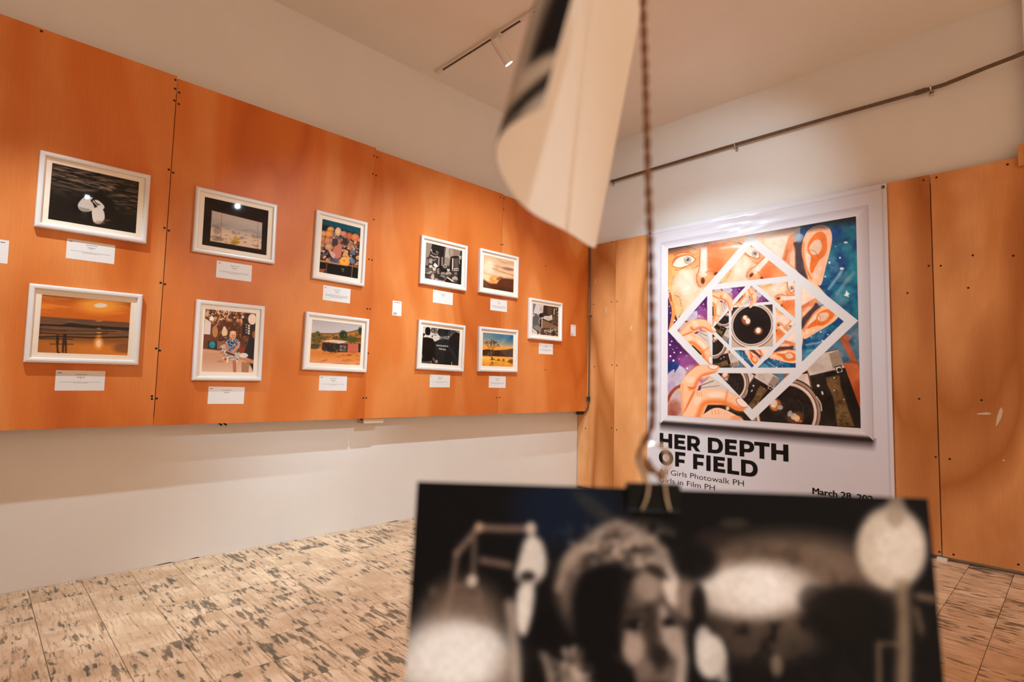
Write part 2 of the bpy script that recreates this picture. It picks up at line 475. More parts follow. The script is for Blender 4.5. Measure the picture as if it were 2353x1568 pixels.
# plywood sheets on the right wall, a little off the floor
SCRR = [(0.393, 2.391), (0.183, 1.804), (0.395, 1.811), (0.462, 1.81), (0.199, 1.192), (0.408, 1.208), (0.466, 1.204), (0.411, 0.616), (0.468, 0.604), (0.103, 0.589), (2.834, 2.396), (2.902, 2.396), (2.847, 1.831), (2.909, 1.823), (3.241, 2.39), (3.249, 1.837), (2.777, 0.981), (3.081, 0.985), (2.852, 0.623), (2.921, 0.619), (2.856, 0.047), (2.924, 0.047), (3.215, 0.06), (3.039, 1.668), (3.066, 1.866), (2.731, 1.666)]
SHEETS_R = [(0.010, 0.437, 2.400, 0.024, -0.050), (0.440, 1.652, 2.400, 0.024, -0.0515), (1.655, 2.8655, 2.424, 0.026, -0.0505), (2.871, 4.09, 2.422, 0.024, -0.051)]
for a, b, t, z, y in SHEETS_R:
    cx_, cz = (a + b) / 2, (t + z) / 2
    o = MB().box((a - cx_, 0.0, z - cz), (b - cx_, 0.012, t - cz)).build('plywood_panel', M['ply_right'], wall_right)
    o.location = (cx_, y, cz)
    pts = [(q, w) for q, w in SCRR if a <= q <= b and w < t]
    if pts:
        s = dots(pts, lambda q, w, h, y=y: (q, y - h, w), None, r=0.0065)
        s.parent = o; s.matrix_parent_inverse = Matrix.Translation((-cx_, -y, -cz))
for x in (0.06, 0.44, 1.05, 1.653, 2.25, 2.868, 3.4, 4.05):
    box('batten', (x - 0.02, -0.038, 0.08), (x + 0.02, 0.0, 2.37), M['ply_edge'], wall_right)
box('shim', (2.845, -0.075, 0.0), (2.895, -0.03, 0.017), M['plastic'], wall_right)
# pale plaster smears on the panels
mb = MB()
for x, z, w, h, a in ((0.205, 2.03, 0.012, 0.05, 0.1), (0.335, 1.74, 0.016, 0.07, 0.1), (0.62, 1.55, 0.014, 0.05, -0.3), (3.16, 0.895, 0.02, 0.11, -0.25), (3.09, 0.905, 0.07, 0.014, 0.1), (3.17, 0.64, 0.012, 0.012, 0)):
    pts = []
    for k in range(10):
        q = k * PI / 5
        dx, dz = math.cos(q) * w / 2, math.sin(q) * h / 2 * (1 + 0.25 * math.sin(3 * q + x * 40))
        pts.append((x + dx * math.cos(a) - dz * math.sin(a), -0.0522, z + dx * math.sin(a) + dz * math.cos(a)))
    mb.add(pts, [tuple(range(10))])
tag(mb.build('plaster_smears', M['cleat'], wall_right), kind='stuff')

# pilaster at the far right, boarded a little higher
trim = tag(box('trim_1', (3.335, -0.06, 2.47), (3.95, 0.001, CEIL), M['wall']), kind='structure')
o = MB().box((3.290, -0.078, 2.36), (4.0, -0.052, 2.487)).build('plywood_panel', M['ply_right'], trim)

# ------------------------------------------------------------------ conduits
def clip_obj(x, y, z, parent):
    mb = MB()
    mb.tube([(x, y + 0.018 * math.cos(q), z + 0.018 * math.sin(q)) for q in [k * PI / 6 for k in range(0, 13)]], 0.004, 6)
    mb.box((x - 0.010, -0.006, z - 0.045), (x + 0.010, -0.001, z - 0.012))
    return mb.build('saddle_clip', M['steel'], parent)
t = empty('wall_conduit', (1.6, -0.03, 3.0))
tag(t, 'thin grey metal conduit running along white wall above poster', 'conduit')
path = spline([(0.355, -0.03, 3.005), (0.9, -0.03, 3.008), (1.594, -0.03, 3.010), (2.3, -0.031, 3.006), (2.876, -0.032, 3.000), (3.0, -0.040, 3.004), (3.14, -0.070, 3.010), (3.28, -0.098, 3.014), (3.45, -0.100, 3.03), (3.9, -0.10, 3.03)], 8)
mb = MB(); mb.tube([tuple(p - np.array([1.6, -0.03, 3.0])) for p in path], 0.0125, 10)
mb.build('pipe', M['pipe'], t, smooth=True)
MB().tube([(2.80 - 1.6, -0.001, 0.0005), (2.865 - 1.6, -0.002, 0.0)], 0.0165, 10).build('coupling', M['pipe'], t, smooth=False)
for x in (0.372, 1.594, 2.885):
    c = clip_obj(x, -0.03, 3.005, None); c.parent = t; c.matrix_parent_inverse = Matrix.Translation((-1.6, 0.03, -3.0))
t = empty('corner_conduit', (0.15, -0.07, 1.5))
tag(t, 'slim vertical conduit tucked in the corner beside the display panels', 'conduit')
mb = MB(); mb.tube([(-0.006, 0.0, 0.95), (0, 0, 0.2), (0.004, 0.0, -0.55), (-0.004, 0.0, -0.70), (-0.03, 0.0, -0.745), (-0.08, 0.002, -0.76)], 0.008, 8)
mb.build('pipe', M['pipe'], t, smooth=True)
MB().box((-0.014, -0.012, 0.196), (0.02, 0.018, 0.216)).build('saddle_clip', M['steel'], t)
MB().box((-0.013, -0.013, -0.64), (0.012, 0.012, -0.60)).build('saddle_clip', M['dark_metal'], t)
MB().box((-0.125, -0.03, -0.778), (-0.07, 0.02, -0.744)).build('junction_box', M['dark_metal'], t, bevel=0.003)

# ------------------------------------------------------------------ track lights
def track(name, y, x0, x1, label):
    t = empty(name, (0, 0, CEIL)); tag(t, label, 'light track')
    rail = MB().box((x0, y - 0.019, -0.020), (x1, y + 0.019, 0.0)).build('rail', M['white_metal'], t)
    MB().box((x0 + 0.055, y - 0.0075, -0.0215), (x1 - 0.05, y + 0.0075, -0.0200)).build('slot', M['slot'], rail)
    MB().box((x0 - 0.025, y - 0.0195, -0.0225), (x0 + 0.055, y + 0.0195, 0.0)).build('end_cap', M['white_metal'], t, bevel=0.002)
    return t
tr1 = track('light_track', TRACK_Y[0], 0.13, 6.2, 'long white light track across the ceiling from the left wall')
MB().box((1.02, TRACK_Y[0] - 0.0195, -0.0235), (1.135, TRACK_Y[0] + 0.0195, 0.0)).build('joiner', M['white_metal'], tr1, bevel=0.002)
tr2 = track('light_track', TRACK_Y[1], 0.13, 6.2, 'white light track behind the camera, parallel to the visible one')
tr3 = track('light_track', -3.45, 4.6, 7.2, 'short white light track behind the camera, far from the left wall')

def spotlight(pos, aim, watts, cone, label):
    x, y = pos
    top = Vector((x, y, CEIL - 0.021))
    t = empty('track_spotlight', top)
    tag(t, label, 'spotlight', 'white cylinder track spotlights')
    MB().box((-0.045, -0.018, -0.012), (0.045, 0.018, -0.0005)).build('adapter', M['white_metal'], t, bevel=0.002)
    MB().tube([(0, 0, -0.012), (0, 0, -0.050)], 0.015, 12).build('stem', M['white_metal'], t, smooth=False)
    piv = Vector((0, 0, -0.055))
    d = (Vector(aim) - (top + piv)).normalized()
    a0 = piv - d * 0.025; a1 = piv + d * 0.155
    R = 0.031
    mb = MB(); mb.tube([a0, a0 + d * 0.004, a1], [R * 0.93, R, R], 28, caps=False)
    n = len(mb.v)
    # closed back
    mb.f.append(tuple(range(28)))
    # rim turning inwards
    mb.tube([a1, a1 - d * 0.0005, a1 - d * 0.004], [R, R * 0.9, R * 0.88], 28, caps=False)
    body = mb.build('body', M['white_metal'], t, smooth=False)
    mb = MB(); mb.tube([a1 - d * 0.0035, a1 - d * 0.0015], [R * 0.88, R * 0.88], 28)
    mb.build('lens', M['lens'], body)
    ld = bpy.data.lights.new('spot_beam', 'SPOT')
    ld.energy = watts; ld.color = LAMP_COLOR; ld.spot_size = math.radians(cone); ld.spot_blend = 0.75
    ld.shadow_soft_size = 0.022
    lo = bpy.data.objects.new('spot_beam', ld); link(lo, t)
    lo.location = a1 + d * 0.004
    lo.rotation_euler = d.to_track_quat('-Z', 'Y').to_euler()
    return t
LABELS = ['white cylinder spotlight in view near the left end of the ceiling track',
          'white cylinder spotlight second from the left wall on the ceiling track',
          'white cylinder spotlight above the middle of the room aimed at the poster',
          'white cylinder spotlight reflected in the landscape picture, far end of the track',
          'white cylinder spotlight on the track behind the camera by the left wall',
          'white cylinder spotlight reflected in the dark water picture, on the short track',
          'white cylinder spotlight behind the camera aimed down at the left floor tiles',
          'added unseen spotlight aimed down at the floor in front of the poster',
          'added unseen spotlight behind the camera to brighten the hanging prints',
          'added unseen spotlight near the far end of the long track, for floor bounce',
          'added unseen spotlight far behind the camera, for floor bounce',
          'added unseen spotlight fourth along the track, to brighten the curled print']
for L, lab in zip(LAMPS, LABELS):
    spotlight(*L, lab)

# ------------------------------------------------------------------ painting prints (colour per grid point of a fine mesh)
def hash2(ix, iy, seed):
    h = (ix.astype(np.int64) * 374761393 + iy.astype(np.int64) * 668265263 + seed * 1442695041) & 0x7fffffff
    h = ((h ^ (h >> 13)) * 1274126177) & 0x7fffffff
    return ((h ^ (h >> 16)) & 0xffff) / 65535.0

def vnoise(x, y, seed=0):
    ix, iy = np.floor(x), np.floor(y)
    fx, fy = x - ix, y - iy
    fx = fx * fx * (3 - 2 * fx); fy = fy * fy * (3 - 2 * fy)
    a = hash2(ix, iy, seed); b = hash2(ix + 1, iy, seed); c = hash2(ix, iy + 1, seed); d = hash2(ix + 1, iy + 1, seed)
    return (a * (1 - fx) + b * fx) * (1 - fy) + (c * (1 - fx) + d * fx) * fy

def fbm(x, y, seed=0, oct=3):
    s = 0; a = 0.5; t = 0
    for k in range(oct):
        s = s + a * vnoise(x * 2 ** k, y * 2 ** k, seed + k * 17); t += a; a *= 0.5
    return s / t

def homography(quad):
    A = []; b = []
    for (u, v), (x, y) in zip(((0, 0), (1, 0), (1, 1), (0, 1)), quad):
        A.append([u, v, 1, 0, 0, 0, -u * x, -v * x]); b.append(x)
        A.append([0, 0, 0, u, v, 1, -u * y, -v * y]); b.append(y)
    h = np.linalg.solve(np.array(A, float), np.array(b, float))
    return np.append(h, 1).reshape(3, 3)

class Canvas:
    """raster of a print; drawing coordinates run over the given quad (top left, top right, bottom right, bottom left)"""
    def __init__(s, nu, nv, quad, base, soft=4.0):
        s.nu, s.nv, s.soft = nu, nv, soft
        s.U, s.V = np.meshgrid(np.linspace(0, 1, nu), np.linspace(0, 1, nv))
        H = homography(quad)
        w = H[2, 0] * s.U + H[2, 1] * s.V + H[2, 2]
        s.X = (H[0, 0] * s.U + H[0, 1] * s.V + H[0, 2]) / w
        s.Y = (H[1, 0] * s.U + H[1, 1] * s.V + H[1, 2]) / w
        s.C = np.zeros((nv, nu, 3)); s.C[:] = base
        s.rng = random.Random(nu * 7 + nv)
    def _mix(s, sl, a, col):
        a = a[..., None]
        s.C[sl] = s.C[sl] * (1 - a) + np.asarray(col, float) * a
    def _bb(s, x0, y0, x1, y1):
        m = (s.X >= x0) & (s.X <= x1) & (s.Y >= y0) & (s.Y <= y1)
        if not m.any(): return None
        r = np.where(m.any(1))[0]; c = np.where(m.any(0))[0]
        return (slice(r[0], r[-1] + 1), slice(c[0], c[-1] + 1))
    def poly(s, pts, col, a=1.0, soft=None, smooth=False):
        soft = soft or s.soft
        if smooth: pts = [tuple(p) for p in spline(pts, 6, True)]
        P = np.array(pts, float)
        sl = s._bb(P[:, 0].min() - soft, P[:, 1].min() - soft, P[:, 0].max() + soft, P[:, 1].max() + soft)
        if sl is None: return
        x, y = s.X[sl], s.Y[sl]
        ins = np.zeros(x.shape, bool); d = np.full(x.shape, 1e9)
        n = len(P)
        for i in range(n):
            x0, y0 = P[i]; x1, y1 = P[(i + 1) % n]
            if y0 != y1:
                c = ((y0 > y) != (y1 > y)) & (x < (x1 - x0) * (y - y0) / (y1 - y0) + x0)
                ins ^= c
            dx, dy = x1 - x0, y1 - y0; L = dx * dx + dy * dy + 1e-9
            t = np.clip(((x - x0) * dx + (y - y0) * dy) / L, 0, 1)
            d = np.minimum(d, np.hypot(x - x0 - t * dx, y - y0 - t * dy))
        sd = np.where(ins, d, -d)
        s._mix(sl, a * np.clip(0.5 + sd / soft, 0, 1), col)
    def ell(s, cx, cy, rx, ry, col, a=1.0, soft=None, rot=0.0):
        """soft None: crisp edge; else feather as a share of the radius"""
        m = max(rx, ry) * (1 + (soft or 0)) + s.soft
        sl = s._bb(cx - m, cy - m, cx + m, cy + m)
        if sl is None: return
        x, y = s.X[sl] - cx, s.Y[sl] - cy
        c, q = math.cos(rot), math.sin(rot)
        r = np.hypot((x * c + y * q) / rx, (-x * q + y * c) / ry)
        f = soft if soft else s.soft / min(rx, ry)
        k = np.clip(0.5 + (1 - r) / f, 0, 1)
        if soft: k = k * k * (3 - 2 * k)
        s._mix(sl, a * k, col)
    def line(s, pts, w, col, a=1.0, soft=None):
        soft = soft or s.soft
        P = np.array(pts, float); m = w + soft
        sl = s._bb(P[:, 0].min() - m, P[:, 1].min() - m, P[:, 0].max() + m, P[:, 1].max() + m)
        if sl is None: return
        x, y = s.X[sl], s.Y[sl]; d = np.full(x.shape, 1e9)
        for i in range(len(P) - 1):
            x0, y0 = P[i]; x1, y1 = P[i + 1]
            dx, dy = x1 - x0, y1 - y0; L = dx * dx + dy * dy + 1e-9
            t = np.clip(((x - x0) * dx + (y - y0) * dy) / L, 0, 1)
            d = np.minimum(d, np.hypot(x - x0 - t * dx, y - y0 - t * dy))
        s._mix(sl, a * np.clip(0.5 + (w / 2 - d) / soft, 0, 1), col)
    def field(s, mask, col, a=1.0):
        s._mix((slice(None), slice(None)), np.clip(mask, 0, 1) * a, col)
    def speckle(s, n, x0, y0, x1, y1, r0, r1, cols, a=0.9, seed=0):
        g = random.Random(seed)
        for _ in range(n):
            s.ell(g.uniform(x0, x1), g.uniform(y0, y1), g.uniform(r0, r1), g.uniform(r0, r1), g.choice(cols), a, None, g.uniform(0, 3))
    def blur(s, r):
        for ax in (0, 1):
            for _ in range(2):
                pad = [(0, 0)] * 3; pad[ax] = (r, r)
                q = np.cumsum(np.concatenate([np.zeros_like(np.take(s.C, [0], ax)), np.pad(s.C, pad, mode='edge')], ax), ax)
                n = s.C.shape[ax]; k = 2 * r + 1
                s.C = (np.take(q, np.arange(k, k + n), ax) - np.take(q, np.arange(n), ax)) / k
    def grain(s, amt, seed=3):
        n = hash2(np.arange(s.nu)[None, :] + np.zeros((s.nv, 1)), np.arange(s.nv)[:, None] + np.zeros((1, s.nu)), seed)
        s.C = np.clip(s.C + (n[..., None] - 0.5) * amt, 0, 255)

def ink_grid(name, C, posfn, mat, parent):
    """mesh grid, one point per raster cell; posfn(U, V) gives points (u to the right, v down)"""
    nv, nu = C.shape[:2]
    U, V = np.meshgrid(np.linspace(0, 1, nu), np.linspace(0, 1, nv))
    co = np.stack(posfn(U, V), -1).reshape(-1, 3).astype(np.float32)
    me = bpy.data.meshes.new(name)
    nf = (nu - 1) * (nv - 1)
    me.vertices.add(nu * nv); me.loops.add(nf * 4); me.polygons.add(nf)
    me.vertices.foreach_set('co', co.ravel())
    i = (np.arange(nv - 1)[:, None] * nu + np.arange(nu - 1)[None, :]).ravel()
    idx = np.stack([i, i + nu, i + nu + 1, i + 1], -1).astype(np.int32)
    me.loops.foreach_set('vertex_index', idx.ravel())
    me.polygons.foreach_set('loop_start', np.arange(0, nf * 4, 4, dtype=np.int32))
    me.polygons.foreach_set('loop_total', np.full(nf, 4, dtype=np.int32))
    me.polygons.foreach_set('use_smooth', np.ones(nf, dtype=bool))
    me.update(calc_edges=True)
    at = me.color_attributes.new('ink', 'FLOAT_COLOR', 'POINT')
    rgba = np.ones((nu * nv, 4), np.float32)
    rgba[:, :3] = lin(np.clip(C, 0, 255)).reshape(-1, 3)
    at.data.foreach_set('color', rgba.ravel())
    me.materials.append(mat)
    return link(bpy.data.objects.new(name, me), parent)

# ---- the eleven framed photographs
def art_couple():
    c = Canvas(230, 178, [(550, 345), (1485, 535), (1447, 1088), (518, 942)], (17, 15, 13))
    n = fbm(c.U * 9 + 2.0 * np.sin(c.V * 9), c.V * 46, 5, 3)
    k = np.clip((n - 0.44) * 4.2, 0, 1) * np.clip(1.05 - np.abs(c.V - 0.12 - 0.22 * c.U) * 2.3, 0, 1)
    c.field(k, (150, 122, 100), 0.95)
    c.field(np.clip((fbm(c.U * 20, c.V * 60, 9) - 0.55) * 5, 0, 1) * (c.V < 0.6), (70, 54, 44), 0.6)
    c.ell(1010, 800, 215, 150, (9, 8, 8), 0.95, 0.25, 0.2)
    c.poly([(905, 705), (985, 712), (962, 742), (985, 772), (1000, 830), (930, 862), (860, 850), (828, 800), (850, 750)], (206, 194, 182), smooth=True)
    c.poly([(985, 745), (1040, 738), (1105, 795), (1100, 830), (1060, 830), (1020, 785)], (212, 200, 188), smooth=True)
    c.poly([(985, 835), (1060, 808), (1105, 860), (1110, 940), (1060, 985), (1000, 970), (980, 900)], (216, 204, 192), smooth=True)
    for k in range(5):
        c.line([(838 + k * 4, 812 + k * 9), (960 - k * 6, 838 + k * 6)], 4, (60, 52, 46), 0.7)
    c.line([(1000, 742), (1040, 790)], 9, (20, 18, 16)); c.line([(1020, 770), (1060, 788)], 8, (28, 24, 22))
    c.ell(1135, 950, 40, 12, (120, 78, 50), 0.6, 0.6); c.ell(1060, 975, 60, 20, (150, 110, 84), 0.5, 0.6)
    c.ell(900, 890, 40, 30, (60, 55, 48), 0.5, 0.7)
    c.grain(10); return c.C

def art_beach():
    c = Canvas(230, 178, [(400, 240), (1250, 317), (1220, 817), (358, 787)], (210, 105, 22))
    U, V = c.U, c.V
    c.field(np.clip(1 - V / 0.16, 0, 1) * (0.45 + 0.5 * fbm(U * 3, V * 20, 3)), (128, 62, 24), 0.9)
    c.field(np.clip((fbm(U * 4 + 1, V * 22, 8) - 0.5) * 4, 0, 1) * (V < 0.3), (242, 150, 50), 0.6)
    c.ell(960, 345, 210, 75, (255, 172, 62), 0.8, 1.1); c.ell(960, 345, 62, 21, (238, 222, 200), 1, 0.35)
    sea = np.clip((V - 0.372) * 60, 0, 1)
    c.field(sea, (104, 74, 54))
    c.field(sea * np.clip((fbm(U * 6, V * 70, 4) - 0.5) * 5, 0, 1), (150, 92, 48), 0.7)
    c.field(sea * (V < 0.42), (92, 62, 48), 0.5)
    c.poly([(380, 518), (590, 524), (665, 508), (870, 530), (1030, 540), (1235, 553), (1235, 580), (1000, 566), (700, 548), (380, 530)], (24, 17, 14), soft=6)
    c.field(np.clip((V - 0.60) * 12, 0, 1), (150, 88, 34), 0.75)
    c.field(np.clip((V - 0.74) * 9, 0, 1), (226, 132, 42), 0.9)
    c.field(np.clip((V - 0.74) * 9, 0, 1) * np.clip(0.55 - U, 0, 1), (140, 80, 30), 0.9)
    c.ell(1200, 745, 120, 45, (112, 66, 38), 0.7, 0.7)
    for pts, w in (([(375, 562), (700, 578), (1110, 590)], 6), ([(378, 600), (560, 611), (830, 617), (1030, 606)], 10), ([(372, 640), (560, 634), (900, 648), (1222, 640)], 15), ([(372, 655), (700, 660)], 9), ([(380, 580), (640, 585)], 6)):
        c.line(pts, w, (34, 22, 14), 0.9, 6)
    for y, r, a in ((490, 34, 0.5), (560, 20, 0.55), (600, 26, 0.7), (630, 22, 0.7), (665, 22, 0.7)):
        c.ell(945, y, r, 8, (250, 170, 90), a, 0.8)
    c.ell(942, 700, 46, 60, (250, 160, 66), 0.9, 0.7); c.ell(942, 702, 24, 34, (255, 220, 172), 1, 0.5)
    for pts, w in (([(552, 632), (550, 700)], 26), ([(548, 690), (552, 780), (566, 788)], 18), ([(622, 628), (616, 700)], 36), ([(606, 690), (602, 778)], 20), ([(632, 690), (630, 784)], 18)):
        c.line(pts, w, (38, 20, 10), 0.92, 8)
    c.ell(552, 640, 15, 18, (30, 16, 8), 0.9, 0.4); c.ell(620, 630, 16, 18, (30, 16, 8), 0.9, 0.4)
    c.line([(480, 706), (700, 708)], 10, (50, 28, 14), 0.7, 8)
    c.grain(10); return c.C

def art_window():
    c = Canvas(200, 158, [(340, 240), (1008, 385), (978, 858), (310, 750)], (26, 18, 14))
    c.field(np.clip(1 - np.abs(c.V - 0.28) * 9, 0, 1) * (fbm(c.U * 6, c.V * 30, 2) - 0.3), (86, 46, 22), 0.7)
    c.line([(412, 388), (942, 516)], 9, (130, 62, 24), 0.7); c.line([(400, 712), (925, 800)], 7, (90, 46, 22), 0.7)
    win = [(415, 388), (940, 515), (925, 796), (395, 708)]
    d = Canvas(200, 158, [(340, 240), (1008, 385), (978, 858), (310, 750)], (196, 180, 168))
    v2 = (d.Y - (388 + (d.X - 415) * 0.235)) / 300
    d.field(np.clip(1 - np.abs(v2 - 0.42) * 4, 0, 1) * (0.3 + fbm(d.X / 90, d.Y / 30, 4)), (160, 152, 152), 0.8)
    d.field(np.clip((v2 - 0.45) * 4, 0, 1), (232, 200, 168), 0.85)
    d.field(np.clip((fbm(d.X / 40, d.Y / 18, 6) - 0.55) * 6, 0, 1) * np.clip((v2 - 0.3) * 4, 0, 1), (140, 124, 118), 0.8)
    d.ell(470, 600, 40, 40, (120, 105, 100), 0.5, 0.8); d.ell(480, 690, 60, 20, (120, 105, 96), 0.6, 0.6)
    d.line([(420, 540), (500, 585)], 7, (110, 96, 92), 0.6)
    d.line([(517, 410), (507, 720)], 5, (120, 108, 102), 0.8); d.line([(893, 505), (888, 785)], 5, (128, 112, 104), 0.8)
    for dx, h in ((0, 80), (-22, 60), (-38, 40), (20, 62), (36, 44), (-10, 70), (10, 72), (48, 22), (-50, 24)):
        d.line([(652 + dx * 0.3, 738), (658 + dx, 735 - h)], 9, (196, 150, 40), 0.85, 8)
    d.ell(655, 725, 45, 16, (170, 130, 40), 0.8, 0.5)
    m = Canvas(200, 158, [(340, 240), (1008, 385), (978, 858), (310, 750)], (0, 0, 0)); m.poly(win, (1, 1, 1))
    c.C = c.C * (1 - m.C) + d.C * m.C
    c.grain(8); return c.C

def art_hats():
    c = Canvas(158, 200, [(1588, 470), (1990, 568), (1952, 1108), (1548, 1038)], (46, 32, 26))
    cols = [(190, 122, 84), (214, 150, 108), (150, 84, 62), (120, 108, 112), (226, 186, 150), (92, 66, 56), (176, 96, 84), (96, 110, 130), (52, 40, 36)]
    c.speckle(230, 1560, 600, 1975, 960, 9, 26, cols, 0.9, 5)
    c.speckle(160, 1560, 600, 1975, 960, 4, 10, cols + [(240, 220, 200)], 0.9, 8)
    c.poly([(1580, 460), (1995, 560), (1985, 650), (1880, 620), (1720, 570), (1585, 545)], (14, 78, 94), soft=8)
    for k in range(5): c.line([(1640 + k * 70, 490 + k * 16), (1690 + k * 70, 560 + k * 18)], 6, (36, 120, 132), 0.5, 8)
    c.line([(1585, 545), (1720, 575), (1985, 655)], 24, (30, 24, 24), 0.8, 20)
    for x, y, rx, ry, col in ((1675, 583, 36, 28, (216, 150, 76)), (1655, 634, 46, 36, (226, 142, 58)), (1752, 608, 34, 46, (228, 180, 140)), (1600, 630, 26, 30, (214, 150, 96)), (1808, 630, 34, 30, (196, 128, 104)), (1868, 656, 36, 40, (178, 92, 64)), (1930, 668, 44, 40, (206, 120, 66)), (1640, 706, 40, 40, (196, 126, 104)), (1652, 770, 42, 36, (204, 150, 104)), (1590, 690, 30, 38, (196, 118, 66))):
        c.ell(x, y, rx, ry, col); c.ell(x - 3, y - 4, rx * 0.55, ry * 0.55, tuple(min(255, v + 26) for v in col), 0.8, 0.5)
    c.poly([(1690, 680), (1750, 690), (1745, 760), (1690, 760)], (70, 60, 60)); c.poly([(1800, 670), (1850, 680), (1850, 750), (1795, 740)], (56, 50, 54))
    c.poly([(1762, 735), (1790, 780), (1770, 880), (1700, 900), (1690, 815)], (206, 124, 104), smooth=True)
    c.poly([(1655, 800), (1720, 850), (1700, 890), (1670, 860)], (220, 170, 148), smooth=True)
    c.poly([(1790, 860), (1830, 800), (1865, 880)], (228, 160, 96))
    c.ell(1815, 928, 55, 55, (242, 158, 62)); c.ell(1812, 918, 36, 34, (250, 184, 96), 0.9, 0.3); c.ell(1812, 915, 18, 16, (226, 132, 48), 0.8, 0.4)
    c.ell(1715, 915, 40, 26, (74, 92, 130), 0.8, 0.3); c.ell(1890, 915, 24, 34, (96, 128, 160), 0.8, 0.3)
    c.poly([(1548, 928), (1955, 990), (1952, 1110), (1545, 1040)], (22, 18, 16))
    c.line([(1558, 916), (1765, 955)], 15, (190, 138, 92)); c.line([(1860, 965), (1955, 985)], 14, (150, 104, 66))
    c.line([(1902, 930), (1887, 1088)], 6, (170, 120, 76)); c.line([(1630, 940), (1622, 1040)], 16, (84, 64, 54))
    c.poly([(1548, 1000), (1622, 1008), (1592, 1046), (1548, 1036)], (156, 84, 50))
    c.speckle(8, 1780, 990, 1810, 1030, 3, 6, [(190, 180, 170)], 0.7, 2)
    c.grain(14); return c.C

def art_seated():
    c = Canvas(158, 200, [(335, 228), (872, 272), (840, 908), (300, 897)], (104, 58, 34))
    top = [(222, 140, 80), (118, 58, 28), (242, 204, 170), (176, 96, 50), (70, 38, 22), (232, 168, 112)]
    c.speckle(230, 330, 230, 880, 400, 7, 22, top, 0.85, 3); c.speckle(150, 330, 235, 700, 400, 3, 8, [(250, 226, 200), (60, 34, 22)], 0.9, 4)
    c.poly([(480, 350), (700, 370), (700, 540), (560, 560), (460, 470)], (92, 48, 26), 0.85, 14)
    c.speckle(40, 470, 360, 720, 560, 6, 16, [(60, 32, 18), (140, 76, 40), (176, 104, 60)], 0.7, 6)
    c.poly([(338, 330), (398, 372), (390, 502), (322, 498)], (236, 214, 204)); c.ell(405, 332, 23, 23, (252, 236, 222)); c.ell(360, 280, 16, 30, (220, 170, 140), 0.8, 0.5)
    c.poly([(730, 280), (880, 285), (866, 540), (720, 500)], (38, 26, 22), 0.8, 12)
    c.ell(830, 335, 43, 58, (252, 226, 204)); c.ell(730, 310, 14, 18, (236, 206, 186))
    for y in (405, 432, 460, 486): c.ell(790 + (y % 7), y, 12, 11, (228, 222, 216)); c.ell(768, y - 10, 7, 7, (200, 196, 190))
    c.ell(440, 470, 30, 62, (196, 130, 78)); c.ell(540, 478, 30, 50, (238, 204, 158)); c.ell(538, 430, 14, 16, (244, 220, 190))
    c.poly([(325, 500), (400, 505), (395, 580), (325, 580)], (118, 58, 40)); c.poly([(365, 570), (470, 575), (465, 660), (365, 655)], (44, 32, 30), 0.9, 8)
    c.ell(412, 610, 32, 38, (16, 132, 146)); c.ell(412, 600, 20, 18, (30, 160, 172), 0.8, 0.4)
    c.poly([(462, 570), (560, 560), (545, 650), (462, 655)], (150, 96, 64)); c.speckle(40, 480, 510, 800, 600, 6, 16, [(72, 46, 34), (148, 92, 60), (200, 146, 104), (34, 26, 26)], 0.8, 9)
    c.poly([(300, 650), (560, 680), (700, 690), (860, 900), (840, 920), (290, 910)], (214, 160, 126), 1, 10)
    c.field(np.clip((c.V - 0.78) * 5, 0, 1), (240, 206, 184), 0.75)
    for k in range(12): c.line([(300, 700 + k * 17), (600 + k * 10, 712 + k * 17)], 4, (170, 108, 78), 0.45, 6)
    c.poly([(800, 520), (870, 530), (845, 910), (800, 790), (742, 700), (780, 600)], (26, 26, 36), 1, 8); c.ell(850, 500, 20, 40, (180, 112, 76), 0.8, 0.4)
    c.poly([(690, 630), (765, 640), (735, 700), (690, 690)], (146, 52, 34))
    c.line([(704, 742), (835, 790)], 40, (202, 136, 94)); c.ell(740, 722, 46, 26, (234, 218, 208)); c.poly([(720, 790), (800, 800), (790, 905), (715, 900)], (176, 126, 92))
    c.line([(578, 715), (568, 792)], 16, (240, 224, 210)); c.line([(662, 715), (672, 792)], 11, (236, 218, 204)); c.poly([(560, 705), (690, 700), (680, 740), (570, 735)], (236, 220, 206))
    c.line([(508, 680), (530, 782)], 34, (222, 152, 108)); c.line([(640, 765), (646, 890)], 32, (186, 112, 72)); c.ell(498, 788, 38, 10, (180, 140, 116))
    c.poly([(488, 640), (560, 605), (600, 700), (695, 690), (682, 760), (615, 772), (560, 720)], (204, 184, 172), smooth=True)
    c.speckle(60, 495, 620, 690, 765, 4, 10, [(84, 70, 74), (236, 226, 216), (60, 46, 50), (150, 120, 110)], 0.9, 11)
    c.poly([(560, 570), (615, 540), (692, 566), (695, 640), (645, 692), (572, 690), (545, 625)], (122, 134, 152), smooth=True)
    c.speckle(110, 552, 552, 692, 670, 4, 11, [(36, 46, 74), (206, 208, 212), (66, 60, 130), (150, 160, 176), (28, 30, 44)], 0.9, 12)
    c.line([(690, 605), (640, 675), (600, 705)], 26, (226, 142, 90)); c.line([(556, 610), (572, 690)], 22, (214, 132, 84)); c.line([(560, 690), (640, 720)], 20, (40, 34, 40), 0.8)
    c.ell(630, 508, 32, 42, (238, 164, 106)); c.ell(628, 478, 32, 18, (246, 206, 164), 0.9, 0.4); c.ell(600, 508, 10, 18, (250, 196, 150), 0.8, 0.5); c.ell(620, 512, 5, 4, (120, 64, 40)); c.ell(642, 512, 5, 4, (120, 64, 40)); c.line([(620, 532), (642, 532)], 4, (150, 70, 50))
    c.grain(14); return c.C

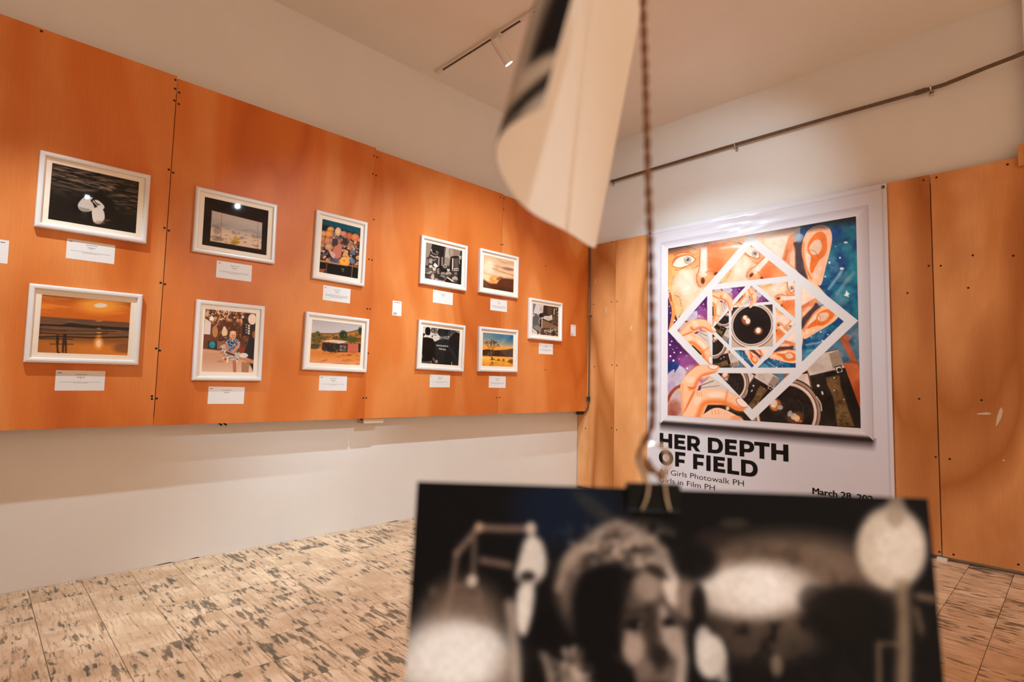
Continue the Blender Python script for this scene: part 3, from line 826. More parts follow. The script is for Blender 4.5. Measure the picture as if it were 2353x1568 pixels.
def art_hut():
    c = Canvas(200, 158, [(1477, 343), (2000, 398), (1973, 830), (1448, 803)], (204, 192, 186))
    c.field(np.clip(1 - c.V * 4, 0, 1), (178, 170, 172), 0.7)
    c.poly([(1455, 492), (1640, 492), (1760, 494), (1880, 472), (2005, 436), (2005, 640), (1450, 660)], (196, 112, 48), 1, 8)
    g = np.clip((fbm(c.X / 38, c.Y / 22, 7) - 0.52) * 6, 0, 1) * (c.Y > 500 - (c.X - 1760).clip(0) * 0.25) * (c.Y < 660)
    c.field(g, (96, 84, 40), 0.85)
    c.line([(1460, 494), (1700, 494), (1880, 474), (2000, 440)], 12, (70, 66, 40), 0.8, 10)
    for x, y, rx, ry, col in ((1800, 505, 42, 48, (34, 48, 28)), (1880, 552, 84, 34, (62, 74, 32)), (1525, 540, 66, 60, (104, 92, 44)), (1980, 460, 22, 40, (40, 50, 30)), (1715, 540, 30, 18, (84, 80, 40)), (1500, 630, 50, 30, (70, 62, 34)), (1535, 490, 20, 24, (92, 84, 46))):
        c.ell(x, y, rx, ry, col, 0.9, 0.5)
    c.speckle(150, 1465, 500, 1990, 640, 4, 10, [(60, 62, 30), (150, 110, 52), (34, 40, 24), (120, 110, 56)], 0.6, 4)
    c.poly([(1450, 660), (1700, 670), (2005, 690), (2000, 840), (1440, 830)], (222, 132, 58), 1, 14)
    c.field(np.clip((c.V - 0.8) * 5, 0, 1), (236, 170, 124), 0.8)
    c.field(np.clip((fbm(c.X / 50, c.Y / 14, 3) - 0.55) * 5, 0, 1) * (c.Y > 690), (170, 84, 34), 0.6)
    c.poly([(1585, 588), (1760, 600), (1855, 602), (1842, 690), (1700, 690), (1575, 668)], (48, 36, 30))
    c.speckle(40, 1585, 610, 1840, 690, 5, 12, [(96, 72, 56), (30, 24, 22), (130, 120, 110), (72, 60, 36)], 0.8, 6)
    c.poly([(1568, 572), (1700, 558), (1855, 574), (1800, 590), (1740, 598)], (232, 196, 178)); c.line([(1570, 577), (1740, 592)], 5, (130, 100, 84))
    c.poly([(1850, 598), (1960, 594), (1956, 692), (1844, 692)], (190, 88, 62))
    for k in range(4): c.line([(1850, 615 + k * 20), (1958, 612 + k * 20)], 4, (224, 160, 136), 0.8)
    c.poly([(1960, 600), (1985, 596), (1980, 690), (1958, 690)], (52, 36, 32)); c.poly([(1820, 585), (1860, 578), (1850, 604), (1800, 602)], (170, 84, 60))
    c.poly([(1765, 615), (1835, 615), (1830, 680), (1765, 682)], (112, 98, 90)); c.speckle(10, 1770, 620, 1830, 670, 6, 10, [(60, 48, 44), (170, 160, 150)], 0.8, 3)
    c.ell(1680, 680, 40, 12, (60, 42, 28), 0.8, 0.6); c.ell(1860, 720, 30, 6, (110, 56, 26), 0.8, 0.6)
    c.grain(14); return c.C

def art_clutter():
    c = Canvas(180, 142, [(230, 250), (1042, 440), (1008, 1215), (190, 1070)], (58, 48, 42), 8)
    c.poly([(225, 245), (390, 290), (330, 440), (300, 560), (215, 640)], (150, 128, 112), 1, 30)
    c.poly([(370, 285), (650, 345), (640, 500), (590, 640), (560, 810), (515, 800), (500, 520), (330, 470)], (34, 27, 24), 1, 14)
    c.poly([(675, 355), (1000, 430), (975, 560), (770, 600), (650, 560)], (186, 166, 150))
    c.poly([(762, 395), (972, 432), (978, 540), (950, 570), (790, 590), (745, 510)], (142, 116, 98), smooth=True); c.ell(800, 480, 40, 90, (190, 166, 146), 0.6, 0.7)
    c.ell(865, 585, 100, 26, (28, 22, 20), 1, 0.2, -0.1)
    c.poly([(650, 560), (775, 585), (745, 790), (635, 760)], (178, 158, 142))
    for k in range(5): c.line([(645, 600 + k * 38), (760, 635 + k * 36)], 13, (70, 58, 50), 0.85)
    for k in range(4): c.line([(640, 390 + k * 60), (660, 440 + k * 60)], 12, (170, 150, 136), 0.7)
    c.line([(335, 545), (400, 585), (500, 585)], 20, (205, 188, 172)); c.line([(340, 400), (350, 440), (380, 500), (460, 530), (510, 480)], 12, (176, 158, 142))
    c.ell(350, 430, 14, 22, (220, 206, 192)); c.ell(470, 465, 14, 16, (200, 184, 170)); c.line([(330, 620), (400, 660), (450, 640)], 14, (190, 172, 156)); c.ell(480, 585, 22, 20, (190, 172, 158))
    c.poly([(295, 620), (370, 650), (360, 740), (285, 720)], (170, 150, 136)); c.line([(520, 600), (505, 780)], 30, (160, 142, 128)); c.line([(590, 600), (585, 770)], 34, (150, 132, 118))
    for k in range(5): c.line([(210, 640 + k * 30), (270, 650 + k * 28)], 13, (188, 170, 154))
    c.poly([(775, 615), (850, 620), (800, 890), (760, 900)], (26, 20, 18)); c.poly([(815, 605), (838, 608), (830, 890), (805, 885)], (230, 216, 202))
    c.poly([(845, 612), (955, 622), (942, 825), (868, 812)], (94, 76, 64)); c.poly([(965, 540), (1020, 560), (1010, 640), (970, 640)], (180, 160, 146))
    c.poly([(960, 620), (1042, 650), (1010, 1225), (920, 1190), (930, 880), (960, 820)], (24, 19, 17), 1, 14); c.line([(972, 640), (975, 740)], 12, (200, 184, 168))
    c.poly([(815, 842), (950, 830), (955, 895), (815, 895)], (228, 214, 200)); c.speckle(9, 825, 845, 940, 885, 9, 16, [(36, 28, 24)], 0.9, 3)
    c.poly([(425, 715), (500, 795), (440, 830), (385, 775)], (232, 220, 206)); c.ell(330, 800, 40, 36, (200, 184, 168)); c.poly([(365, 810), (450, 830), (440, 900), (375, 890)], (206, 190, 174))
    c.ell(650, 790, 42, 40, (196, 178, 162)); c.ell(650, 790, 26, 24, (90, 76, 66)); c.ell(715, 880, 45, 30, (210, 196, 182)); c.ell(640, 890, 60, 40, (24, 20, 18))
    for k in range(6): c.line([(205, 830 + k * 22), (300, 840 + k * 22), (350, 850 + k * 18)], 10, (190, 172, 154) if k % 2 else (70, 58, 50))
    c.poly([(220, 960), (340, 900), (370, 920), (310, 975)], (176, 158, 142)); c.speckle(30, 200, 990, 340, 1080, 8, 22, [(84, 70, 60), (150, 132, 116), (34, 28, 24)], 0.8, 4)
    c.ell(540, 880, 60, 90, (22, 18, 16)); c.ell(507, 905, 40, 66, (164, 140, 122), 1, 0.2); c.ell(530, 900, 22, 60, (60, 48, 42), 0.8, 0.5); c.ell(495, 885, 12, 7, (40, 30, 26)); c.ell(525, 890, 10, 6, (30, 24, 20)); c.ell(490, 940, 18, 7, (70, 50, 44)); c.ell(490, 935, 12, 4, (230, 216, 204))
    c.ell(372, 1035, 40, 66, (196, 174, 156), 1, 0.2); c.ell(400, 940, 46, 40, (130, 108, 94), 0.9, 0.3); c.line([(420, 960), (430, 1060)], 40, (70, 56, 48))
    for x, y, rx, ry, v in ((605, 968, 56, 46, 150), (728, 965, 66, 50, 172), (595, 1045, 64, 50, 140), (868, 1085, 66, 66, 180), (890, 965, 34, 40, 130), (560, 1080, 60, 50, 40)):
        c.ell(x, y, rx, ry, (v, int(v * .88), int(v * .78)), 1, 0.15); c.ell(x + 10, y + ry * 0.55, rx * 0.8, ry * 0.4, (50, 42, 36), 0.7, 0.5)
    c.poly([(620, 1140), (700, 1040), (835, 1140), (800, 1190), (640, 1160)], (28, 22, 20)); c.line([(700, 1045), (822, 1135)], 26, (232, 220, 206)); c.line([(690, 1050), (628, 1130)], 9, (190, 172, 156))
    c.ell(450, 1090, 40, 22, (200, 168, 148), 0.9, 0.4); c.line([(480, 1100), (640, 1135)], 12, (200, 184, 168))
    c.grain(16); return c.C

def art_clouds():
    c = Canvas(170, 134, [(1535, 540), (2208, 705), (2190, 1400), (1515, 1285)], (234, 186, 140), 10)
    V, U = c.V, c.U
    c.field(np.clip(1 - V * 3.2, 0, 1), (222, 182, 146), 0.9)
    c.field(np.clip((fbm(U * 3, V * 18, 4) - 0.5) * 5, 0, 1) * (V < 0.7), (206, 146, 100), 0.6)
    c.field(np.clip((fbm(U * 2 + 4, V * 14, 9) - 0.52) * 5, 0, 1) * (V < 0.6), (246, 210, 176), 0.7)
    c.ell(1545, 850, 110, 150, (238, 146, 74), 0.7, 0.9); c.ell(1640, 830, 130, 160, (255, 226, 196), 0.85, 1.0)
    c.ell(2080, 872, 130, 34, (146, 100, 76), 0.85, 0.8, 0.2); c.ell(2010, 850, 60, 16, (170, 120, 90), 0.7, 0.8)
    c.line([(1720, 858), (1900, 925), (2060, 975), (2195, 1010)], 13, (160, 98, 58), 0.8, 14)
    c.line([(1530, 965), (1750, 1010), (2195, 1090)], 12, (214, 136, 80), 0.7, 16)
    c.poly([(1510, 1060), (1600, 1150), (1700, 1190), (1820, 1200), (1880, 1120), (1930, 1075), (2060, 1085), (2200, 1100), (2195, 1410), (1505, 1295)], (92, 42, 20), 1, 30)
    c.field(np.clip((V - 0.82) * 5, 0, 1), (62, 28, 16), 0.9)
    c.ell(1590, 1060, 150, 70, (255, 214, 166), 0.9, 0.8, 0.4); c.ell(1760, 1095, 100, 66, (246, 152, 72), 0.95, 0.5); c.ell(1790, 1085, 50, 36, (255, 190, 126), 0.8, 0.6); c.ell(1720, 1165, 90, 30, (244, 150, 66), 0.8, 0.7)
    c.ell(1880, 1080, 70, 30, (150, 78, 36), 0.8, 0.7, -0.3)
    c.poly([(1515, 1080), (1620, 1180), (1720, 1310), (1515, 1290)], (130, 92, 66), 0.45, 60)
    c.grain(10); return c.C

def art_shirt():
    c = Canvas(190, 150, [(200, 280), (1005, 380), (960, 1135), (162, 1075)], (22, 21, 20), 8)
    c.poly([(200, 275), (560, 325), (570, 560), (455, 615), (380, 540), (195, 520)], (214, 202, 190))
    c.poly([(370, 300), (560, 330), (550, 440), (470, 440), (400, 430), (370, 400)], (120, 108, 98)); c.speckle(36, 370, 310, 550, 440, 6, 16, [(24, 20, 18), (220, 208, 196), (60, 52, 46)], 0.9, 7)
    c.ell(480, 468, 12, 9, (30, 26, 24)); c.line([(400, 480), (470, 470)], 8, (90, 80, 72)); c.line([(400, 490), (390, 520)], 20, (30, 26, 24))
    c.line([(216, 285), (218, 315)], 5, (60, 54, 50))
    c.poly([(195, 430), (250, 440), (240, 480), (200, 520)], (30, 26, 24))
    c.poly([(248, 340), (270, 305), (300, 293), (335, 305), (356, 345), (360, 410), (335, 470), (270, 465), (246, 420)], (15, 13, 12), smooth=True)
    c.poly([(195, 520), (300, 515), (415, 555), (455, 680), (440, 880), (390, 985), (330, 1030), (230, 1040), (190, 1000), (165, 950)], (19, 18, 17))
    c.poly([(210, 515), (235, 468), (290, 500), (350, 485), (415, 545), (340, 525), (280, 515)], (224, 212, 200))
    c.poly([(740, 380), (1005, 380), (1000, 480), (880, 450), (790, 520), (740, 480)], (66, 60, 56)); c.speckle(60, 720, 370, 900, 520, 6, 16, [(20, 18, 17), (128, 118, 108), (70, 64, 58)], 0.85, 2)
    c.poly([(900, 375), (1005, 388), (1000, 440), (930, 400)], (168, 148, 132))
    c.ell(632, 405, 118, 108, (32, 29, 28), 1, 0.12); c.ell(640, 470, 80, 50, (40, 36, 34), 0.8, 0.5)
    c.poly([(790, 540), (840, 450), (900, 410), (1003, 440), (962, 1140), (900, 1010), (870, 760)], (13, 14, 18), 1, 16)
    c.poly([(470, 640), (560, 575), (640, 560), (760, 570), (850, 660), (900, 860), (965, 1140), (510, 1110), (470, 930), (440, 800)], (27, 27, 26), 1, 10)
    c.poly([(800, 600), (980, 850), (975, 930), (860, 740)], (44, 42, 42), 0.7, 24)
    c.ell(665, 530, 108, 34, (92, 84, 78), 1, 0.3, -0.05); c.speckle(90, 565, 500, 765, 565, 5, 12, [(190, 178, 166), (46, 42, 40), (140, 130, 120)], 0.9, 5); c.ell(758, 508, 12, 24, (206, 194, 182))
    g = random.Random(3)
    for words, x0, y0, sl, sp in ((( 'may', 'your', 'help', 'reach', 'unto', 'us,'), 488, 690, 0.085, 9.6), (('beloved', 'mother.'), 548, 768, 0.10, 10.2)):
        x = x0
        for wd in words:
            for ch in wd:
                y = y0 + (x - x0) * sl + 6 * math.sin((x - x0) / 90.0)
                up = 20 if ch in 'hlbdtk' else (2 if ch in ',.' else 11)
                dn = 22 if ch in 'ypg' else 12
                if ch in ',.': c.ell(x, y + 12, 5, 5, (226, 214, 202)); x += sp * 0.7; continue
                c.line([(x, y - up), (x, y + dn)], 5.5, (226, 214, 202))
                if ch not in 'lit': c.line([(x, y - 10 + g.uniform(0, 4)), (x + 5.5, y - 6), (x + 5, y + 10)], 4, (206, 194, 182), 0.85)
                x += sp
            x += sp * 0.85
    c.line([(420, 980), (470, 1060)], 44, (104, 92, 84), 0.9, 14); c.ell(490, 1040, 26, 34, (170, 152, 140), 0.9, 0.4)
    c.poly([(165, 1030), (400, 1040), (390, 1080), (162, 1075)], (84, 76, 70), 0.9, 12); c.line([(360, 1030), (390, 1085)], 24, (130, 118, 108), 0.8, 10)
    c.line([(812, 1060), (818, 1115)], 16, (180, 166, 152), 0.9, 10); c.ell(180, 930, 12, 40, (140, 128, 118), 0.8, 0.5)
    c.grain(10); return c.C

def art_tree():
    c = Canvas(170, 134, [(1505, 415), (2157, 472), (2135, 1165), (1478, 1145)], (246, 170, 78), 5)
    U, V = c.U, c.V
    sky = np.clip((0.52 - V) / 0.5, 0, 1)
    c.field(np.clip(sky * 1.5, 0, 1), (196, 166, 130), 0.9); c.field(np.clip(sky * 1.9 - 0.55, 0, 1), (112, 140, 150), 0.95)
    c.field(np.clip(sky * 1.6 - 0.45, 0, 1) * np.clip(U * 1.3 - 0.2, 0, 1), (22, 96, 140), 0.95)
    c.field(np.clip((fbm(U * 5 + V * 3, V * 9, 5) - 0.55) * 4, 0, 1) * (V < 0.4), (190, 196, 190), 0.35)
    c.field(np.clip(1 - np.abs(V - 0.5) * 9, 0, 1), (255, 160, 44), 0.8)
    c.poly([(1485, 800), (1600, 782), (1720, 802), (1850, 800), (1990, 792), (2080, 775), (2150, 762), (2148, 948), (1485, 922)], (66, 40, 24), 1, 8)
    c.poly([(1850, 800), (2148, 765), (2148, 945), (1990, 940)], (96, 78, 68), 0.55, 30); c.poly([(1560, 910), (1660, 810), (1740, 830), (1680, 915)], (130, 96, 64), 0.5, 24)
    c.field(np.clip((V - 0.735) * 60, 0, 1), (255, 178, 54)); c.field(np.clip(1 - np.abs(V - 0.765) * 24, 0, 1) * np.clip(0.7 - U, 0, 1), (255, 226, 160), 0.9)
    c.field(np.clip((V - 0.86) * 6, 0, 1), (226, 142, 46), 0.85)
    c.field(np.clip((fbm(U * 6, V * 40, 5) - 0.56) * 5, 0, 1) * (V > 0.8), (170, 96, 34), 0.5)
    c.ell(2110, 1040, 80, 46, (120, 74, 34), 0.9, 0.6); c.ell(1830, 1010, 34, 26, (130, 80, 34), 0.8, 0.6); c.ell(1935, 1015, 26, 30, (130, 80, 34), 0.8, 0.6); c.line([(1760, 1020), (2130, 1075)], 12, (150, 92, 40), 0.7, 14)
    g = random.Random(5)
    def br(x, y, a, L, w, d):
        x2, y2 = x + math.cos(a) * L, y - math.sin(a) * L
        c.line([(x, y), (x2, y2)], w, (52, 30, 20), 0.9)
        if d == 0: return
        for k in range(2 if d < 4 else 3):
            br(x2, y2, a + g.uniform(-0.62, 0.62) * (1.0 if k else 0.5), L * g.uniform(0.66, 0.86), max(2.5, w * 0.66), d - 1)
    c.line([(1692, 1000), (1690, 965)], 22, (40, 22, 14)); c.line([(1690, 975), (1650, 935), (1636, 880), (1640, 800)], 9, (46, 26, 16)); c.line([(1695, 975), (1712, 930), (1700, 800)], 8, (46, 26, 16)); c.line([(1700, 990), (1735, 985), (1752, 1010)], 12, (46, 26, 16))
    for x, y, a, L in ((1640, 810, 1.75, 62), (1645, 820, 1.45, 66), (1700, 810, 1.5, 72), (1705, 800, 1.2, 66), (1715, 800, 0.95, 62), (1690, 790, 1.7, 76)):
        br(x, y, a, L, 6, 4)
    for k in range(7): c.line([(1690 + k * 3, 1050), (1625 + k * 16, 1145)], 5, (110, 62, 26), 0.7)
    c.ell(1690, 1008, 50, 8, (60, 34, 18), 0.9, 0.4)
    c.grain(10); return c.C

def art_kitchen():
    c = Canvas(160, 126, [(215, 235), (785, 312), (770, 985), (188, 945)], (66, 52, 44), 8)
    c.poly([(190, 235), (300, 245), (240, 450), (185, 560)], (126, 116, 114)); c.poly([(290, 245), (465, 275), (450, 430), (370, 490), (225, 460)], (214, 202, 194), 1, 12); c.ell(400, 360, 34, 60, (176, 158, 146), 0.6, 0.7)
    c.poly([(300, 470), (350, 480), (360, 580), (300, 640)], (150, 144, 142), 0.9); c.ell(230, 520, 50, 40, (190, 180, 174), 0.9, 0.3); c.poly([(190, 575), (290, 480), (350, 550), (345, 720), (190, 715)], (92, 88, 90))
    c.poly([(455, 285), (790, 315), (770, 560), (660, 560), (620, 495), (440, 500)], (54, 40, 32)); c.poly([(545, 305), (650, 318), (632, 490), (545, 475)], (92, 64, 46))
    c.speckle(50, 680, 340, 790, 560, 7, 20, [(196, 182, 168), (36, 27, 22), (120, 100, 84), (70, 54, 44)], 0.85, 6); c.poly([(680, 345), (705, 345), (700, 475), (680, 470)], (190, 176, 162))
    c.ell(400, 500, 40, 46, (26, 20, 17), 0.9, 0.4)
    c.poly([(395, 560), (450, 545), (560, 520), (640, 490), (655, 600), (560, 625), (430, 590)], (218, 204, 192)); c.speckle(30, 430, 510, 650, 600, 6, 14, [(150, 132, 118), (238, 228, 216), (96, 80, 68)], 0.7, 5)
    c.line([(470, 525), (600, 515), (640, 490)], 10, (236, 224, 212)); c.ell(680, 560, 30, 60, (110, 82, 60), 0.9, 0.4)
    c.poly([(425, 590), (780, 735), (772, 860), (620, 790), (415, 800)], (132, 96, 68)); c.line([(430, 585), (600, 660), (775, 735)], 26, (52, 38, 30))
    for k in range(10): c.line([(450 + k * 32, 620 + k * 12), (446 + k * 32, 780 + k * 6)], 4, (176, 140, 106), 0.45)
    c.poly([(600, 600), (760, 650), (770, 720), (640, 670)], (84, 64, 50)); c.speckle(20, 620, 590, 770, 700, 6, 14, [(150, 110, 80), (60, 46, 38)], 0.7, 8)
    c.line([(400, 560), (355, 600), (345, 660), (362, 705)], 12, (226, 214, 202)); c.line([(418, 560), (412, 800)], 14, (232, 220, 208))
    c.ell(380, 740, 24, 30, (18, 14, 13)); c.poly([(190, 715), (350, 720), (420, 800), (200, 800)], (112, 102, 98), 0.9)
    c.poly([(188, 795), (300, 870), (310, 950), (185, 950)], (220, 204, 190)); c.poly([(330, 890), (440, 950), (330, 950)], (206, 190, 176))
    c.poly([(200, 785), (310, 735), (420, 820), (660, 985), (420, 960), (300, 880)], (146, 128, 116)); c.poly([(400, 810), (660, 985), (430, 960), (385, 900)], (88, 58, 40)); c.line([(200, 790), (300, 875), (430, 958)], 16, (26, 20, 17))
    c.line([(315, 870), (320, 945)], 30, (60, 50, 44)); c.line([(196, 800), (198, 910)], 8, (50, 42, 38))
    c.speckle(60, 470, 800, 770, 985, 8, 22, [(206, 188, 170), (110, 84, 64), (60, 44, 34), (160, 136, 114), (232, 220, 206)], 0.8, 12); c.ell(680, 910, 44, 26, (34, 25, 20), 0.9, 0.4); c.line([(610, 790), (600, 900)], 12, (228, 214, 200)); c.poly([(480, 830), (600, 860), (590, 905), (500, 870)], (170, 142, 118)); c.poly([(560, 900), (600, 900), (680, 985), (660, 990)], (70, 46, 32))
    c.grain(14); return c.C

FW, FH, PW, PH_ = 0.441, 0.362, 0.348, 0.272
PICTURES = [
    ('couple', -4.0015, 1.8751, 1, 0.4, art_couple, 'white framed black-and-white picture of two pale figures in dark water'),
    ('beach', -3.9978, 1.2473, 1, 0.4, art_beach, 'white framed orange beach sunset picture with two silhouettes walking'),
    ('window', -3.3472, 1.8784, 1, 0.3, art_window, 'white framed picture of pale hills seen through a black window opening'),
    ('hats', -2.7046, 1.8671, 0, -0.8, art_hats, 'white framed upright picture of straw hats and bags under blue tarp'),
    ('seated', -3.3466, 1.2168, 0, 0.4, art_seated, 'white framed upright picture of person in patterned shirt on white stool'),
    ('hut', -2.7001, 1.2502, 1, -0.8, art_hut, 'white framed picture of a tin-roofed hut on dry orange ground'),
    ('clutter', -1.8514, 1.9127, 1, -0.2, art_clutter, 'white framed black-and-white picture of a face among pots and clutter'),
    ('clouds', -1.2773, 1.9237, 1, 0.2, art_clouds, 'white framed picture of sun glowing through peach clouds over dark hill'),
    ('shirt', -1.8523, 1.2802, 1, -1.0, art_shirt, 'white framed black-and-white picture of two people from behind, white shirt lettering'),
    ('tree', -1.2636, 1.2866, 1, 0.5, art_tree, 'white framed picture of a bare tree in golden water under blue sky'),
    ('kitchen', -0.6872, 1.5902, 1, 0.2, art_kitchen, 'white framed monochrome picture of a table and bench, nearest the corner'),
]
frame_meshes = {}
def frame_parts(landscape):
    w, h = (FW, FH) if landscape else (FH, FW)
    pw, ph = (PW, PH_) if landscape else (PH_, PW)
    # local axes: x to the right along the wall, -y out of the wall, z up
    prof = [(0.0, 0.001), (0.0, 0.022), (0.003, 0.026), (0.010, 0.028), (0.018, 0.0272), (0.0215, 0.0245), (0.0235, 0.0175), (0.0235, 0.010)]
    mb = MB(); n = len(prof); vs = []
    for sx, sz in ((-1, 1), (1, 1), (1, -1), (-1, -1)):
        for a, b in prof: vs.append((sx * (w / 2 - a), b, sz * (h / 2 - a)))
    fs = []
    for s in range(4):
        t = (s + 1) % 4
        for k in range(n - 1): fs.append((s * n + k, t * n + k, t * n + k + 1, s * n + k + 1))
    fs.append((0, n, 2 * n, 3 * n))
    mb.add(vs, fs)
    # mount board with bevelled opening
    mm = MB(); iw, ih = w / 2 - 0.0225, h / 2 - 0.0225; y = 0.0145
    ring = []
    for ww, hh, yy in ((iw, ih, y), (pw / 2, ph / 2, y), (pw / 2 - 0.0012, ph / 2 - 0.0012, y - 0.0016)):
        ring += [(-ww, yy, hh), (ww, yy, hh), (ww, yy, -hh), (-ww, yy, -hh)]
    fs = []
    for r in range(2):
        for s in range(4):
            t = (s + 1) % 4
            fs.append((r * 4 + s, r * 4 + t, r * 4 + 4 + t, r * 4 + 4 + s))
    mm.add(ring, fs)
    gl = MB().box((-iw - 0.0008, 0.0158, -ih - 0.0008), (iw + 0.0008, 0.0172, ih + 0.0008))
    for q in (mb, mm, gl): q.v = [(a, -b, c) for a, b, c in q.v]
    return mb, mm, gl, pw, ph
def framed(name, y, z, landscape, rot, art, label):
    t = empty('framed_photograph', (panel_front(y), y, z))
    tag(t, label, 'picture', 'framed photographs on the left wall')
    t.matrix_world = Matrix.Translation((panel_front(y), y, z)) @ Matrix.Rotation(math.radians(rot), 4, 'X') @ Matrix.Rotation(PI / 2, 4, 'Z')
    mb, mm, gl, pw, ph = frame_parts(landscape)
    mb.build('frame', M['frame'], t)
    mm.build('mount', M['mat'], t)
    gl.build('glass_pane', M['glass'], t)
    C = art()
    ink_grid('photo_print', C, lambda U, V: ((U - 0.5) * pw, -0.0127 + 0 * U, (0.5 - V) * ph), M['photo'], t)
for rec in PICTURES:
    framed(*rec)

# ---- caption cards: small grey text lines, a logo in the top left corner
CARDS = [(-4.0018, 1.6172, 0.5, 2, 'white caption card below the dark water picture'), (-4.0024, 0.9843, 0.3, 2, 'white caption card below the beach sunset picture'),
         (-3.3409, 1.6231, 0.4, 3, 'white caption card below the picture of pale hills'), (-2.7085, 1.5698, -0.5, 4, 'white caption card below the picture of straw hats'),
         (-3.3424, 0.9132, -0.6, 0, 'white caption card below the picture of a seated person'), (-2.7049, 0.991, -0.2, 2, 'white caption card below the picture of the hut'),
         (-1.8411, 1.657, -0.2, 0, 'white caption card below the picture of a face among clutter'), (-1.2586, 1.6629, 0.8, 4, 'white caption card below the picture of peach clouds'),
         (-1.8439, 1.0205, 0.2, 2, 'white caption card below the picture of two people from behind'), (-1.2526, 1.0224, -0.1, 3, 'white caption card below the picture of the bare tree'),
         (-0.6624, 1.3321, 0.8, 3, 'white caption card below the picture nearest the corner')]
def words(mb, g, x0, x1, z, h):
    x = x0
    while x < x1:
        w = g.uniform(0.004, 0.011); e = min(x + w, x1)
        mb.add([(x, -0.0007, z), (e, -0.0007, z), (e, -0.0007, z + h), (x, -0.0007, z + h)], [(0, 1, 2, 3)])
        x = e + 0.0016
def card(y, z, rot, label, w, h, fn, cat, group, name):
    t = empty(name, (0, 0, 0))
    t.matrix_world = Matrix.Translation((panel_front(y), y, z)) @ Matrix.Rotation(math.radians(rot), 4, 'X') @ Matrix.Rotation(PI / 2, 4, 'Z')
    tag(t, label, cat, group)
    MB().box((-w / 2, -0.0005, -h / 2), (w / 2, 0.0, h / 2)).build('card_stock', M['card'], t)
    fn(t)
for k, (y, z, rot, nl, label) in enumerate(CARDS):
    def fn(t, nl=nl, k=k):
        g = random.Random(k)
        mb = MB()
        words(mb, g, -0.022, 0.024, 0.0275, 0.0026)
        words(mb, g, -0.015, 0.016, 0.0145, 0.0032)
        words(mb, g, -0.004, 0.004, 0.0085, 0.0016)
        for r in range(nl):
            s = 0.078 if r < nl - 1 else g.uniform(0.02, 0.05)
            words(mb, g, -s, s, -0.0075 - r * 0.0052, 0.0015)
        tag(mb.build('caption_text', M['text'], t), kind='stuff')
        lg = MB()
        for q in range(4):
            lg.add([(-0.087 + q * 0.0035, -0.0007, 0.034 + 0.001 * (q % 2)), (-0.0845 + q * 0.0035, -0.0007, 0.034), (-0.0845 + q * 0.0035, -0.0007, 0.0385 - 0.001 * (q % 2)), (-0.087 + q * 0.0035, -0.0007, 0.0385)], [(0, 1, 2, 3)])
        tag(lg.build('corner_logo', M['ink_black'], t), kind='stuff')
    card(y, z, rot, label, 0.190, 0.096, fn, 'caption card', 'caption cards', 'caption_card')
for k, (y, z, rot, label) in enumerate(((-4.337, 1.5588, 0.5, 'narrow white card at the left edge of the picture wall'), (-2.2447, 1.5295, 0.2, 'narrow white card midway along wall, beside the plywood seam'), (-0.2769, 1.5328, 0.5, 'narrow white card beside the corner, last on the wall'))):
    def fn(t, k=k):
        g = random.Random(50 + k); mb = MB()
        words(mb, g, -0.024, 0.024, 0.040, 0.0035)
        words(mb, g, -0.028, -0.002, -0.036, 0.0035); words(mb, g, -0.028, 0.002, -0.042, 0.003); words(mb, g, -0.028, -0.008, -0.047, 0.0025)
        tag(mb.build('caption_text', M['ink_black'], t), kind='stuff')
    card(y, z, rot, label, 0.075, 0.106, fn, 'card', 'narrow information cards', 'information_card')

# ------------------------------------------------------------------ vinyl poster on the right wall
PX0, PX1, PZ0, PZ1, PYF = 0.800, 2.634, 0.010, 2.424, -0.058
AX0, AX1, AZ0, AZ1 = 1.000, 2.450, 0.771, 2.232      # painted picture
FX0, FX1, FZ0, FZ1 = 0.926, 2.528, 0.690, 2.296      # printed picture frame round it

